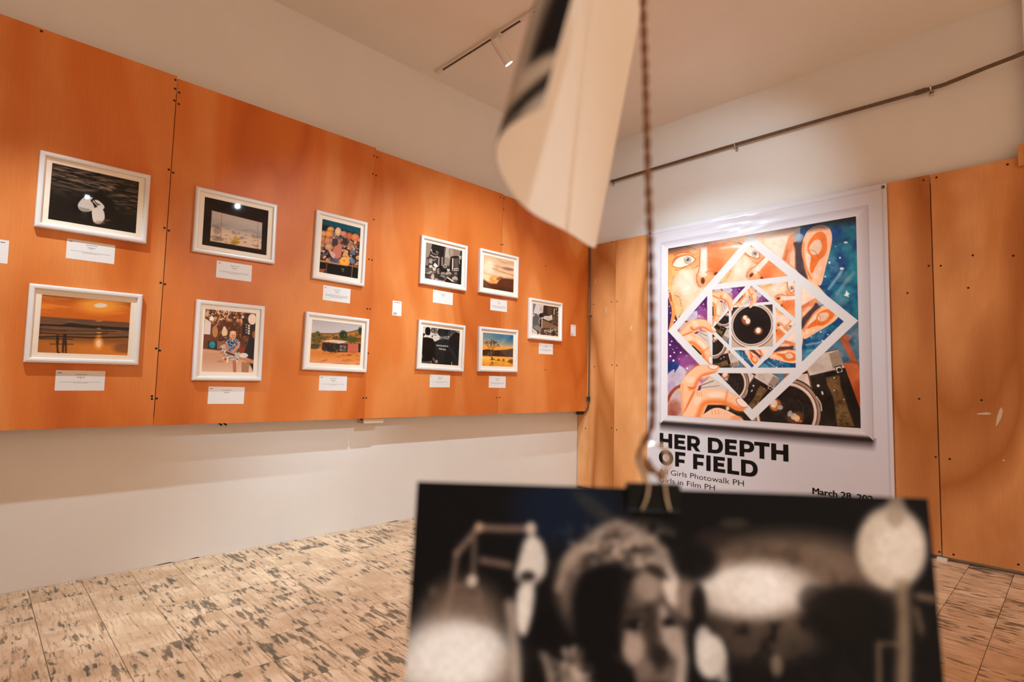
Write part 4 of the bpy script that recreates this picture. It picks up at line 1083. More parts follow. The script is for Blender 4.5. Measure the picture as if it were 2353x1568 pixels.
def poster_art(n=640):
    Q = [(1533.6, 572), (1965, 497), (1979.7, 982.5), (1535, 956)]
    A = lambda x, y: (1500 + x / 5.6, 480 + y / 5.6)
    B = lambda x, y: (1760 + x / 5.407, 470 + y / 5.407)
    Cc = lambda x, y: (1500 + x / 5.407, 730 + y / 5.407)
    D = lambda x, y: (1730 + x / 5.406, 730 + y / 5.406)
    c = Canvas(n, n, Q, (252, 202, 166), 0.9)
    def P(T, pts, col, **k): c.poly([T(*p) for p in pts], col, **k)
    def E(T, x, y, rx, ry, col, a=1, soft=None, rot=0): q = T(x, y); c.ell(q[0], q[1], rx / 5.45, ry / 5.45, col, a, soft, rot)
    def Ln(T, pts, w, col, a=1, soft=None, sm=True):
        q = [T(*p) for p in pts]
        if sm and len(q) > 2: q = [tuple(v) for v in spline(q, 5)]
        c.line(q, w / 5.45, col, a, soft)
    U, V = c.U, c.V
    wash = fbm(U * 9, V * 9, 21, 4)
    # --- face, top left
    c.field(np.clip((wash - 0.42) * 3, 0, 1), (248, 160, 98), 0.75)
    for x, y, rx, ry, col, a in ((400, 640, 230, 150, (244, 138, 70), 0.75), (820, 560, 190, 140, (236, 108, 46), 0.75), (830, 740, 150, 110, (236, 112, 48), 0.85), (240, 850, 90, 190, (252, 168, 88), 0.8), (430, 980, 170, 170, (252, 218, 196), 0.8), (650, 900, 110, 110, (246, 150, 92), 0.7), (300, 1250, 120, 160, (250, 168, 100), 0.7), (1000, 560, 180, 160, (246, 150, 92), 0.6), (520, 1200, 140, 120, (250, 196, 160), 0.6)):
        E(A, x, y, rx, ry, col, a, 0.9)
    P(A, [(615, 500), (690, 492), (694, 800), (640, 830), (606, 815)], (252, 226, 210), a=0.95, soft=5)
    Ln(A, [(600, 540), (592, 760), (560, 880), (575, 980), (612, 1010)], 12, (200, 92, 40), 0.7)
    E(A, 640, 928, 27, 42, (146, 60, 26)); E(A, 644, 935, 14, 26, (92, 36, 18)); E(A, 806, 834, 28, 16, (126, 46, 20), 1, None, -0.5); Ln(A, [(690, 820), (740, 800), (800, 820)], 9, (190, 84, 36), 0.7)
    E(A, 640, 850, 50, 30, (252, 216, 196), 0.8, 0.7)
    P(A, [(250, 722), (300, 650), (400, 612), (480, 610), (542, 645), (490, 700), (400, 745), (310, 756)], (240, 208, 184), smooth=True)
    E(A, 440, 664, 48, 48, (172, 146, 128)); E(A, 440, 664, 38, 38, (190, 170, 154), 0.8, 0.4); E(A, 442, 655, 22, 24, (104, 80, 66)); E(A, 425, 640, 10, 9, (244, 238, 232)); E(A, 455, 690, 20, 12, (200, 190, 184), 0.8, 0.5)
    Ln(A, [(240, 730), (290, 640), (400, 600), (480, 605), (545, 650)], 13, (176, 84, 42), 0.8); Ln(A, [(260, 600), (340, 570), (450, 565), (530, 600)], 12, (206, 96, 42), 0.8); Ln(A, [(250, 740), (310, 764), (400, 752), (500, 700), (545, 655)], 9, (176, 84, 44), 0.9); Ln(A, [(280, 790), (330, 790), (420, 750)], 9, (170, 76, 36), 0.7)
    for k in range(5): Ln(A, [(262 + k * 14, 700 - k * 18), (235 + k * 12, 690 - k * 22)], 6, (130, 54, 26), 0.8, None, False)
    # --- hair, ear and night sky, top right
    P(B, [(420, 200), (1140, 120), (1170, 1600), (1000, 1400), (650, 1010), (560, 900), (430, 700)], (18, 92, 126), soft=1.5)
    sky = fbm(U * 14, V * 14, 33, 4); right = np.clip((U - 0.6) * 20, 0, 1) * (V < 0.64)
    teal = (np.abs(c.C[..., 2] - 126) < 2)
    c.field(teal * np.clip((sky - 0.46) * 5, 0, 1), (34, 132, 146), 0.9); c.field(teal * np.clip((0.47 - sky) * 6, 0, 1), (10, 56, 112), 0.9)
    c.field(teal * np.clip((fbm(U * 20, V * 20, 41) - 0.6) * 5, 0, 1), (96, 150, 160), 0.5)
    E(B, 860, 340, 70, 90, (10, 60, 128), 0.8, 0.8)
    P(B, [(-20, 380), (270, 380), (250, 560), (200, 700), (60, 560), (-20, 500)], (253, 220, 196), a=0.9, soft=4)
    P(B, [(190, 700), (250, 480), (290, 390), (350, 360), (370, 560), (362, 820), (290, 770)], (236, 146, 96), soft=2); P(B, [(290, 620), (330, 560), (355, 600), (350, 780), (300, 740)], (250, 190, 156), soft=3); P(B, [(215, 690), (250, 560), (275, 560), (250, 700)], (206, 100, 54), a=0.7, soft=4)
    P(B, [(335, 480), (460, 400), (445, 600), (470, 760), (520, 930), (430, 890), (365, 800), (360, 560)], (72, 52, 56), soft=4)
    E(B, 400, 400, 60, 70, (150, 172, 188), 0.9, 0.6); E(B, 455, 335, 40, 40, (20, 84, 140), 0.9, 0.5)
    P(B, [(530, 310), (640, 258), (740, 265), (800, 330), (815, 430), (795, 560), (765, 680), (735, 800), (705, 930), (672, 1005), (600, 960), (520, 850), (470, 720), (440, 600), (450, 470), (480, 380)], (251, 184, 144), smooth=True)
    P(B, [(515, 500), (560, 410), (620, 350), (700, 340), (748, 420), (752, 560), (720, 640), (660, 690), (620, 760), (570, 850), (545, 800), (540, 660), (520, 580)], (232, 112, 36), smooth=True, soft=2)
    P(B, [(530, 540), (590, 450), (660, 440), (690, 520), (650, 610), (570, 620)], (238, 192, 160), smooth=True, soft=3); P(B, [(485, 600), (545, 630), (552, 690), (530, 790), (500, 720)], (248, 206, 180), smooth=True)
    Ln(B, [(460, 480), (455, 600), (490, 780), (560, 920)], 26, (236, 124, 52), 0.85, 3); P(B, [(590, 850), (680, 760), (700, 800), (640, 930), (590, 920)], (254, 206, 174), a=0.8, soft=4); Ln(B, [(540, 320), (640, 285), (730, 290)], 12, (214, 104, 40), 0.8)
    Ln(B, [(500, 560), (600, 580), (640, 650)], 10, (200, 90, 30), 0.6)
    for x, y, rx, ry in ((985, 470, 26, 13), (915, 660, 12, 12), (785, 720, 14, 16), (940, 795, 28, 17), (735, 893, 11, 12), (1005, 1110, 22, 22), (700, 1180, 8, 8), (860, 520, 6, 6)):
        E(B, x, y, rx, ry, (222, 222, 220), 0.95, 0.3)
    P(B, [(1000, 1060), (1018, 1095), (1042, 1100), (1020, 1120), (1030, 1150), (1000, 1135), (968, 1130), (985, 1105)], (236, 226, 220))
    Ln(B, [(935, 830), (850, 950), (780, 1045)], 34, (140, 176, 188), 0.75, 4); Ln(B, [(1085, 850), (980, 970), (880, 1115)], 44, (140, 160, 172), 0.6, 6); E(B, 880, 1200, 120, 80, (110, 150, 160), 0.5, 0.9)
    # --- purple galaxy, bottom left
    P(A, [(185, 1140), (235, 1230), (300, 1400), (340, 1480), (190, 1700)], (62, 26, 74))
    P(Cc, [(180, 170), (200, 200), (600, 610), (560, 650), (420, 760), (330, 850), (180, 1000)], (78, 30, 92), soft=2)
    lf = np.clip((0.33 - U) * 20, 0, 1) * (V > 0.5)
    neb = fbm(U * 12, V * 12, 61, 4)
    c.field(lf * np.clip((neb - 0.5) * 5, 0, 1) * (V < 0.83), (150, 56, 128), 0.7); c.field(lf * np.clip((0.46 - neb) * 6, 0, 1) * (V < 0.8), (46, 22, 78), 0.8)
    E(Cc, 470, 560, 130, 120, (166, 92, 148), 0.75, 0.8); E(Cc, 255, 630, 85, 75, (22, 58, 124), 0.95, 0.5); E(Cc, 240, 600, 60, 60, (16, 46, 110), 0.8, 0.6)
    Ln(A, [(232, 1195), (262, 1290), (258, 1400), (226, 1560)], 44, (246, 142, 72), 1); Ln(A, [(215, 1090), (232, 1180)], 26, (176, 84, 50), 0.9); Ln(A, [(290, 1300), (320, 1420)], 22, (250, 166, 110), 1)
    P(Cc, [(180, 720), (205, 690), (250, 655), (275, 690), (335, 598), (400, 640), (430, 700), (420, 760), (340, 840), (270, 920), (180, 1010)], (206, 192, 204), soft=3)
    E(Cc, 300, 760, 90, 70, (190, 170, 190), 0.7, 0.8); E(Cc, 230, 880, 60, 90, (168, 140, 168), 0.6, 0.8); E(Cc, 480, 660, 80, 70, (206, 160, 176), 0.6, 0.7)
    P(Cc, [(180, 1060), (240, 950), (350, 870), (380, 1250), (180, 1240)], (206, 176, 176), soft=4); E(Cc, 270, 1140, 90, 110, (166, 92, 70), 0.9, 0.9); E(Cc, 240, 1200, 60, 50, (140, 70, 56), 0.7, 0.9)
    Ln(Cc, [(185, 1040), (230, 950), (290, 885), (360, 850)], 40, (154, 74, 46), 1); Ln(Cc, [(420, 720), (500, 650), (570, 590)], 30, (206, 96, 40), 0.8)
    for x, y, r in ((235, 300, 9), (214, 345, 12), (268, 440, 10), (348, 440, 11), (220, 486, 12), (258, 540, 14), (430, 636, 12), (262, 660, 9), (268, 40, 10), (300, 380, 5), (420, 480, 6), (330, 520, 5), (250, 400, 5)):
        E(Cc, x, y, r, r, (240, 226, 232))
    for x, y, r in ((225, 1345, 7), (280, 1440, 11), (210, 1260, 6)): E(A, x, y, r, r, (240, 226, 232))
    # --- camera, bottom right
    P(D, [(880, 430), (1320, 0), (1345, 0), (1360, 1200), (1250, 900), (1150, 600)], (74, 112, 132), soft=2)
    br = np.clip((U - 0.72) * 20, 0, 1) * (V > 0.5)
    c.field(br * np.clip((fbm(U * 20, V * 20, 71) - 0.5) * 5, 0, 1) * (V < 0.72), (36, 84, 112), 0.8); c.field(br * np.clip((fbm(U * 26, V * 26, 75) - 0.6) * 6, 0, 1) * (V < 0.7), (150, 150, 158), 0.6)
    P(D, [(1080, 250), (1150, 200), (1200, 300), (1300, 540), (1240, 560), (1160, 420)], (172, 84, 52), soft=3); E(D, 1180, 240, 50, 40, (196, 120, 90), 0.7, 0.6); E(D, 1240, 590, 100, 60, (150, 70, 40), 0.9, 0.6)
    P(D, [(1130, 560), (1300, 560), (1350, 700), (1350, 1150), (1240, 850), (1150, 640)], (196, 100, 54), soft=3); E(D, 1310, 950, 60, 140, (170, 66, 30), 0.7, 0.8)
    P(D, [(-40, 1310), (470, 840), (620, 690), (690, 650), (720, 720), (1040, 650), (1150, 615), (1345, 1135), (1365, 1400), (-40, 1400)], (26, 20, 18))
    P(D, [(610, 700), (690, 690), (742, 880), (640, 830), (530, 775)], (222, 198, 184)); Ln(D, [(690, 660), (740, 880)], 20, (110, 66, 42), 1, None, False)
    P(D, [(685, 645), (905, 425), (1060, 388), (1145, 612), (1020, 650), (712, 722)], (206, 188, 174)); P(D, [(950, 445), (1070, 398), (1140, 590), (1000, 625)], (156, 132, 112), soft=2); E(D, 800, 620, 90, 60, (176, 154, 140), 0.6, 0.8); Ln(D, [(905, 425), (1060, 390)], 10, (96, 60, 44), 1, None, False); Ln(D, [(712, 722), (1020, 650)], 10, (70, 46, 36), 1, None, False)
    P(D, [(915, 740), (1080, 708), (1100, 850), (1150, 1000), (1200, 1150), (1280, 1345), (1060, 1345), (1030, 1100), (1000, 960), (930, 830)], (112, 82, 46), soft=4)
    gold = (np.abs(c.C[..., 0] - 112) < 2) & (np.abs(c.C[..., 1] - 82) < 2)
    c.field(gold * np.clip((fbm(U * 60, V * 60, 81) - 0.45) * 4, 0, 1), (60, 42, 24), 0.8)
    P(D, [(1020, 605), (1100, 585), (1135, 670), (1050, 700)], (30, 22, 20)); P(D, [(1032, 614), (1092, 600), (1122, 662), (1056, 685)], (230, 212, 196)); E(D, 1080, 645, 28, 26, (34, 24, 20))
    E(D, 820, 842, 18, 17, (230, 214, 200)); E(D, 872, 932, 13, 25, (226, 208, 194), 1, None, -0.3); E(D, 1020, 742, 12, 10, (222, 196, 160)); E(D, 1018, 898, 9, 9, (222, 196, 160)); E(D, 1140, 1010, 10, 8, (206, 170, 120))
    cx, cy = 430, 1190
    for r, col in ((440, (40, 26, 20)), (425, (160, 128, 106)), (392, (84, 50, 36)), (380, (224, 200, 182)), (345, (92, 56, 40)), (335, (26, 20, 18)), (250, (20, 17, 17))):
        E(D, cx, cy, r, r * 1.02, col)
    Ln(D, [(800, 980), (850, 1060), (865, 1150)], 16, (226, 206, 190), 0.9)
    E(D, 290, 1085, 75, 75, (214, 120, 50), 0.95, 0.5); E(D, 272, 1070, 44, 48, (236, 214, 196), 1, 0.3); E(D, 352, 1115, 34, 30, (232, 210, 194), 1, 0.3)
    E(D, 540, 1240, 110, 80, (140, 76, 36), 0.7, 0.7); E(D, 470, 1190, 28, 40, (232, 212, 196), 1, 0.3, 0.4); E(D, 520, 1225, 40, 42, (228, 206, 190), 1, 0.3); E(D, 560, 1250, 36, 40, (240, 190, 140), 1, 0.4); E(D, 600, 1285, 30, 16, (206, 120, 56), 0.9, 0.4)
    E(D, 440, 1110, 130, 130, (60, 50, 48), 0.35, 0.7); Ln(D, [(560, 1000), (630, 1100), (635, 1200)], 8, (84, 72, 66), 0.7)
    # --- hand (kept apart: the fingers reach over the white border)
    hand = Canvas(n, n, Q, (0, 0, 0), 0.9); base = c
    mask = Canvas(n, n, Q, (0, 0, 0), 0.9)
    c = hand
    def HP(pts, col, **k):
        c.poly([Cc(*p) for p in pts], col, **k)
    def MK(pts, **k): mask.poly([Cc(*p) for p in pts], (1, 1, 1), **k)
    cam_top = [(560, 910), (585, 850), (720, 735), (790, 780), (960, 910)]
    HP(cam_top, (220, 198, 182)); MK(cam_top)
    Ln(Cc, [(600, 850), (760, 790)], 10, (96, 70, 60), 0.9, None, False); Ln(Cc, [(590, 880), (830, 850)], 8, (120, 92, 80), 0.8, None, False); E(Cc, 630, 770, 30, 30, (240, 190, 150), 0.9, 0.4); P(Cc, [(530, 890), (570, 850), (610, 850), (600, 905), (540, 940)], (96, 46, 96))
    dark = [(640, 1200), (690, 1090), (900, 1085), (1130, 1160), (1245, 1290), (1120, 1285), (1000, 1190), (850, 1130), (750, 1140)]
    HP(dark, (28, 22, 20)); MK(dark)
    E(Cc, 940, 1130, 22, 26, (236, 212, 196))
    f3 = [(600, 1250), (650, 1200), (740, 1140), (820, 1125), (900, 1145), (1010, 1195), (1140, 1285), (900, 1290)]
    HP(f3, (252, 196, 160), smooth=True); MK(f3, smooth=True)
    for k in range(3): Ln(Cc, [(740 + k * 40, 1150), (750 + k * 40, 1210)], 7, (236, 130, 76), 0.8)
    E(Cc, 1050, 1250, 70, 30, (244, 150, 90), 0.8, 0.7)
    f1 = [(380, 1240), (352, 1000), (348, 830), (400, 740), (480, 660), (570, 600), (690, 592), (800, 596), (834, 625), (800, 680), (700, 715), (610, 745), (560, 830), (530, 920), (480, 1040), (430, 1130)]
    HP(f1, (253, 190, 146), smooth=True); MK(f1, smooth=True)
    Ln(Cc, [(780, 690), (640, 720), (560, 790), (530, 870), (470, 890)], 40, (238, 112, 40), 0.85, 7); Ln(Cc, [(372, 840), (365, 1000), (390, 1200)], 26, (250, 150, 88), 0.7, 5); Ln(Cc, [(520, 930), (450, 1080), (395, 1220)], 30, (226, 96, 30), 0.85, 5); E(Cc, 470, 780, 60, 40, (253, 216, 184), 0.8, 0.8); Ln(Cc, [(440, 870), (500, 885), (530, 870)], 9, (190, 72, 24), 0.8)
    P(Cc, [(690, 600), (760, 596), (822, 606), (800, 640), (730, 640)], (252, 220, 204), smooth=True); Ln(Cc, [(690, 602), (720, 640), (790, 645), (824, 610)], 8, (200, 92, 46), 0.9)
    f2 = [(385, 1245), (440, 1120), (530, 950), (590, 908), (700, 896), (880, 900), (990, 940), (1090, 1000), (1175, 1065), (1186, 1110), (1130, 1160), (1040, 1150), (930, 1095), (800, 1088), (690, 1092), (640, 1160), (600, 1250)]
    HP(f2, (253, 194, 152), smooth=True); MK(f2, smooth=True)
    Ln(Cc, [(570, 1230), (640, 1080), (760, 1050), (900, 1065), (1040, 1130), (1120, 1140)], 60, (240, 118, 44), 0.85, 9); E(Cc, 800, 960, 120, 36, (253, 220, 196), 0.9, 0.7); E(Cc, 560, 1030, 40, 70, (253, 214, 184), 0.8, 0.8, 0.5)
    Ln(Cc, [(930, 930), (920, 1000), (900, 1060)], 22, (240, 120, 50), 0.7, 5)
    for k in range(3): Ln(Cc, [(550 + k * 30, 925 + k * 4), (560 + k * 26, 985)], 6, (222, 100, 44), 0.7)
    P(Cc, [(1045, 1015), (1090, 1000), (1180, 1075), (1170, 1110), (1120, 1110), (1070, 1075)], (252, 222, 208), smooth=True); Ln(Cc, [(1090, 1000), (1046, 1020), (1070, 1080), (1130, 1118), (1180, 1112)], 9, (206, 96, 46), 0.9)
    P0 = np.clip(base.C + (fbm(U * 70, V * 70, 91, 2)[..., None] - 0.5) * 16 + (fbm(U * 16, V * 16, 97, 3)[..., None] - 0.5) * 44, 0, 255); HC = hand.C; HM = mask.C[..., :1]
    def samp(img, a, b):
        x = np.clip(a, 0, 1) * (n - 1); y = np.clip(b, 0, 1) * (n - 1)
        x0 = np.minimum(x.astype(int), n - 2); y0 = np.minimum(y.astype(int), n - 2)
        fx = (x - x0)[..., None]; fy = (y - y0)[..., None]
        return (img[y0, x0] * (1 - fx) + img[y0, x0 + 1] * fx) * (1 - fy) + (img[y0 + 1, x0] * (1 - fx) + img[y0 + 1, x0 + 1] * fx) * fy
    # innermost: lens filling a square
    k = Canvas(n, n, [(0, 0), (1, 0), (1, 1), (0, 1)], (196, 172, 150), 0.006)
    k.poly([(0, 0.72), (1, 0.6), (1, 1), (0, 1)], (46, 34, 28)); k.poly([(0, 0.5), (0.12, 0.5), (0.2, 1), (0, 1)], (60, 44, 36))
    for r, col in ((0.50, (120, 88, 70)), (0.48, (226, 204, 186)), (0.445, (96, 64, 50)), (0.435, (210, 186, 168)), (0.405, (24, 19, 18)), (0.3, (17, 15, 15))): k.ell(0.5, 0.53, r, r, col)
    k.ell(0.36, 0.40, 0.09, 0.08, (190, 96, 44), 0.9, 0.6); k.ell(0.36, 0.41, 0.05, 0.06, (240, 222, 206), 1, 0.3); k.ell(0.62, 0.64, 0.09, 0.12, (190, 100, 50), 0.8, 0.6, -0.6); k.ell(0.58, 0.62, 0.05, 0.06, (236, 218, 202), 1, 0.3); k.ell(0.64, 0.70, 0.045, 0.05, (236, 210, 190), 1, 0.3)
    k.line([(0.02, 0.02), (0.98, 0.02), (0.98, 0.98), (0.02, 0.98), (0.02, 0.02)], 0.07, (222, 216, 214))
    img = k.C
    m = (0.5 - (np.abs(U - 0.5) + np.abs(V - 0.5))) / math.sqrt(2)
    aa = 1.2 / n
    ins = np.clip(0.5 + m / aa, 0, 1)[..., None]; inner = np.clip(0.5 + (m - 0.043) / aa, 0, 1)[..., None]
    for lev in range(4):
        child = samp(img, (U - 0.5) + V, V - (U - 0.5))
        out = P0 * (1 - ins) + np.array((224, 219, 218)) * ins
        out = out * (1 - inner) + child * inner
        img = out * (1 - HM) + HC * HM
    # shadow of the printed frame along the top edge, faded mid-width as painted glare
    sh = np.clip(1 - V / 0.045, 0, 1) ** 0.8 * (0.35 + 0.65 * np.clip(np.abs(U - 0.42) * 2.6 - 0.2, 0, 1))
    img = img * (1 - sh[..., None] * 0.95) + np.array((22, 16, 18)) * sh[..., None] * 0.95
    return img

def wave(X, Z):
    """vinyl sheet: slack ripples below the top hem and along the right hem, flat lower down"""
    t = np.clip((Z - 1.95) / 0.40, 0, 1); cx = np.exp(-((X - 1.62) / 0.42) ** 2)
    w = 0.0085 * t * cx * (fbm(X * 2.2 + Z * 3, Z * 15, 5, 2) - 0.5) + 0.0042 * t * cx * (fbm(X * 9 + Z * 8, Z * 26 - X * 5, 9, 2) - 0.5)
    w += 0.0045 * np.exp(-((X - 2.585) / 0.035) ** 2) * np.clip(Z - 0.5, 0, 1)
    w += 0.004 * np.exp(-((Z - 2.385) / 0.03) ** 2)
    return w
def poster_sheet():
    nu, nv = 330, 430
    U, V = np.meshgrid(np.linspace(0, 1, nu), np.linspace(0, 1, nv))
    X = PX0 + U * (PX1 - PX0); Z = PZ1 - V * (PZ1 - PZ0)
    C = np.zeros((nv, nu, 3)); C[:] = (212, 207, 213)
    def put(mask, col):
        nonlocal C
        k = np.clip(mask, 0, 1)[..., None]; C = C * (1 - k) + np.asarray(col, float) * k
    px = (PX1 - PX0) / nu
    # printed drop shadow below the frame
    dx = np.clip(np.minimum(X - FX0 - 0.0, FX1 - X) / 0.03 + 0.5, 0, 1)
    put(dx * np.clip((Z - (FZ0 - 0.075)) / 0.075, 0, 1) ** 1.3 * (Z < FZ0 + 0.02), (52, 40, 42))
    inx = (X > FX0) & (X < FX1) & (Z > FZ0) & (Z < FZ1)
    l, r, b, t = X - FX0, FX1 - X, Z - FZ0, FZ1 - Z
    mn = np.minimum(np.minimum(l, r), np.minimum(b, t))
    f = mn / 0.078
    def ramp(stops):
        xs = [s[0] for s in stops]
        return np.stack([np.interp(f, xs, [s[1][k] for s in stops]) for k in range(3)], -1)
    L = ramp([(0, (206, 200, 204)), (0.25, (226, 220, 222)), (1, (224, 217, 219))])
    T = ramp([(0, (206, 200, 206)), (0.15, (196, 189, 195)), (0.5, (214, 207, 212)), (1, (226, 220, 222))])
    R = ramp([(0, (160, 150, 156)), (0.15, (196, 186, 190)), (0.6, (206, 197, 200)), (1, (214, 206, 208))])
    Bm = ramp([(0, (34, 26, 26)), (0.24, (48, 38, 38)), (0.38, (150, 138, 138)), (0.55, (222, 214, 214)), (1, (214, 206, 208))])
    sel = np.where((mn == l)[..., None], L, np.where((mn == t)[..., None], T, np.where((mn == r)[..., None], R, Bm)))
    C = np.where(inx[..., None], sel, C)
    put((np.abs(mn) < px * 0.9) * ((mn == l) | (mn == t)) * inx, (188, 180, 188))
    # sewn hem
    put((np.abs(X - (PX1 - 0.025)) < px * 0.8) * 0.4 + (np.abs(Z - (PZ1 - 0.035)) < px * 0.8) * 0.35, (176, 168, 172))
    return C
t = empty('exhibition_poster', (1.717, PYF, 1.2))
tag(t, 'large vinyl exhibition poster with nested diamond painting of face and camera', 'poster')
off = (1.717, PYF, 1.2)
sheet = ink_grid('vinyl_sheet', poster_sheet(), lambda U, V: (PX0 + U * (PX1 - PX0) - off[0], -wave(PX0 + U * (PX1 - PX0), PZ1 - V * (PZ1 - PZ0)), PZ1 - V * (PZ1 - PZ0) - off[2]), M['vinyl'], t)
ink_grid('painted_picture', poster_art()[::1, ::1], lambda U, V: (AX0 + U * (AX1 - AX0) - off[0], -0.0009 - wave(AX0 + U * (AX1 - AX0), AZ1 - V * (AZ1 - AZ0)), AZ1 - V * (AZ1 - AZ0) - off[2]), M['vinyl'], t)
# eyelets
for x, z in ((PX1 - 0.02, PZ1 - 0.025), (PX0 + 0.02, PZ1 - 0.025)):
    mb = MB(); mb.tube([(x - off[0] + 0.008 * math.cos(q), -0.006, z - off[2] + 0.008 * math.sin(q)) for q in [k * PI / 6 for k in range(13)]], 0.0028, 6, False)
    mb.add([(x - off[0] + 0.008 * math.cos(k * PI / 5), -0.0055, z - off[2] + 0.008 * math.sin(k * PI / 5)) for k in range(10)], [tuple(range(10))])
    mb.build('eyelet', M['screw'], sheet)

# heavy title lettering
def glyph(mb, ch, x0, x1, z, h, y, st=0.036, br=0.0285):
    w = x1 - x0
    def rect(a, b, c, d): mb.add([(x0 + a, y, z + c), (x0 + b, y, z + c), (x0 + b, y, z + d), (x0 + a, y, z + d)], [(0, 1, 2, 3)])
    def strip(o, i):
        n = len(o)
        mb.add([(x0 + a, y, z + b) for a, b in o] + [(x0 + a, y, z + b) for a, b in i], [(k, k + 1, n + k + 1, n + k) for k in range(n - 1)])
    def half(x_s, zc, rz, rx, x_flat, n=14):
        """right-hand bowl: straight run then half ellipse"""
        pts = [(x_s, zc + rz)]
        for k in range(n + 1):
            q = PI / 2 - PI * k / n
            pts.append((x_flat + rx * math.copysign(abs(math.cos(q)) ** 0.85, math.cos(q)), zc + rz * math.copysign(abs(math.sin(q)) ** 0.92, math.sin(q))))
        pts.append((x_s, zc - rz)); return pts
    if ch == 'H': rect(0, st, 0, h); rect(w - st, w, 0, h); rect(st, w - st, h / 2 - br * 0.52, h / 2 + br * 0.52)
    elif ch == 'I': rect(0, w, 0, h)
    elif ch in 'EFL':
        rect(0, st, 0, h)
        if ch in 'EL': rect(st, w, 0, br)
        if ch in 'EF': rect(st, w * 0.97, h - br, h); m = h * (0.5 if ch == 'E' else 0.40); rect(st, w * 0.90, m - br / 2, m + br / 2)
    elif ch == 'T': rect(0, w, h - br, h); rect(w / 2 - st / 2, w / 2 + st / 2, 0, h - br)
    elif ch == 'D':
        rect(0, st, 0, h); xf = w * 0.46
        strip(half(st, h / 2, h / 2, w - xf, xf), half(st, h / 2, h / 2 - br, w - xf - st * 0.98, xf))
    elif ch in 'PR':
        rect(0, st, 0, h); zc = h * 0.645; rz = h - zc; xf = w * 0.50; ww = w * (0.985 if ch == 'R' else 1.0)
        strip(half(st, zc, rz, ww - xf, xf), half(st, zc, rz - br * 0.92, ww - xf - st * 0.98, xf))
        if ch == 'R': mb.add([(x0 + w * 0.40, y, z + h * 0.31), (x0 + w * 0.72, y, z + h * 0.36), (x0 + w * 1.02, y, z), (x0 + w * 0.68, y, z)], [(0, 1, 2, 3)])
    elif ch == 'O':
        o, i = [], []
        for k in range(33):
            q = 2 * PI * k / 32
            o.append((w / 2 + w / 2 * math.cos(q), h / 2 + (h / 2 + 0.003) * math.sin(q))); i.append((w / 2 + (w / 2 - st * 1.02) * math.cos(q), h / 2 + (h / 2 - br) * math.sin(q)))
        strip(o, i)
ROW1 = [('H', 0.9242, 1.0448), ('E', 1.065, 1.1689), ('R', 1.1835, 1.2978), ('D', 1.3645, 1.4911), ('E', 1.5078, 1.6059), ('P', 1.6245, 1.7377), ('T', 1.7377, 1.8515), ('H', 1.8631, 1.9849)]
ROW2 = [('O', 0.9166, 1.0553), ('F', 1.0723, 1.169), ('F', 1.2364, 1.3348), ('I', 1.3513, 1.3878), ('E', 1.4114, 1.5089), ('L', 1.5271, 1.6211), ('D', 1.6353, 1.7624)]
for nm, row, z in (('title_letter', ROW1, 0.491), ('title_letter', ROW2, 0.345)):
    for ch, a, b in row:
        mb = MB(); glyph(mb, ch, a - off[0], b - off[0], z - off[2], 0.1235, -0.0012)
        mb.build(nm, M['ink_black'], sheet)
def text_line(body, x0, x1, z, cap, name, weight, bold=0.0):
    cu = bpy.data.curves.new(name, 'FONT'); cu.body = body; cu.size = 1.0; cu.offset = weight; cu.resolution_u = 4
    tmp = bpy.data.objects.new('tmp_text', cu); COL.objects.link(tmp)
    dg = bpy.context.evaluated_depsgraph_get()
    me = bpy.data.meshes.new_from_object(tmp.evaluated_get(dg))
    bpy.data.objects.remove(tmp, do_unlink=True)
    n = len(me.vertices); co = np.zeros(n * 3, np.float32); me.vertices.foreach_get('co', co); co = co.reshape(-1, 3)
    base_h = 0.69
    sx = (x1 - x0) / (co[:, 0].max() - co[:, 0].min()); sz = cap / base_h
    out = np.zeros_like(co); out[:, 0] = x0 - off[0] + (co[:, 0] - co[:, 0].min()) * sx; out[:, 1] = -0.0012; out[:, 2] = z - off[2] + co[:, 1] * sz
    faces = [tuple(p.vertices) for p in me.polygons]
    mb = MB()
    for k, (ddx, ddz) in enumerate(((0, 0),) if not bold else ((0, 0), (bold, 0), (-bold, 0), (0, bold * 0.6), (0, -bold * 0.6))):
        mb.add([(p[0] + ddx, p[1] - k * 0.00002, p[2] + ddz) for p in out.tolist()], faces)
    bpy.data.meshes.remove(me)
    tag(mb.build(name, M['ink_black'], sheet), kind='stuff')
text_line('All Girls Photowalk PH', 0.921, 1.656, 0.2655, 0.0435, 'organiser_line', -0.005)
text_line('Girls in Film PH', 0.921, 1.4232, 0.1955, 0.0435, 'organiser_line', -0.005)
text_line('March 28, 202', 2.1454, 2.512, 0.286, 0.043, 'date_line', 0.0, 0.0022)

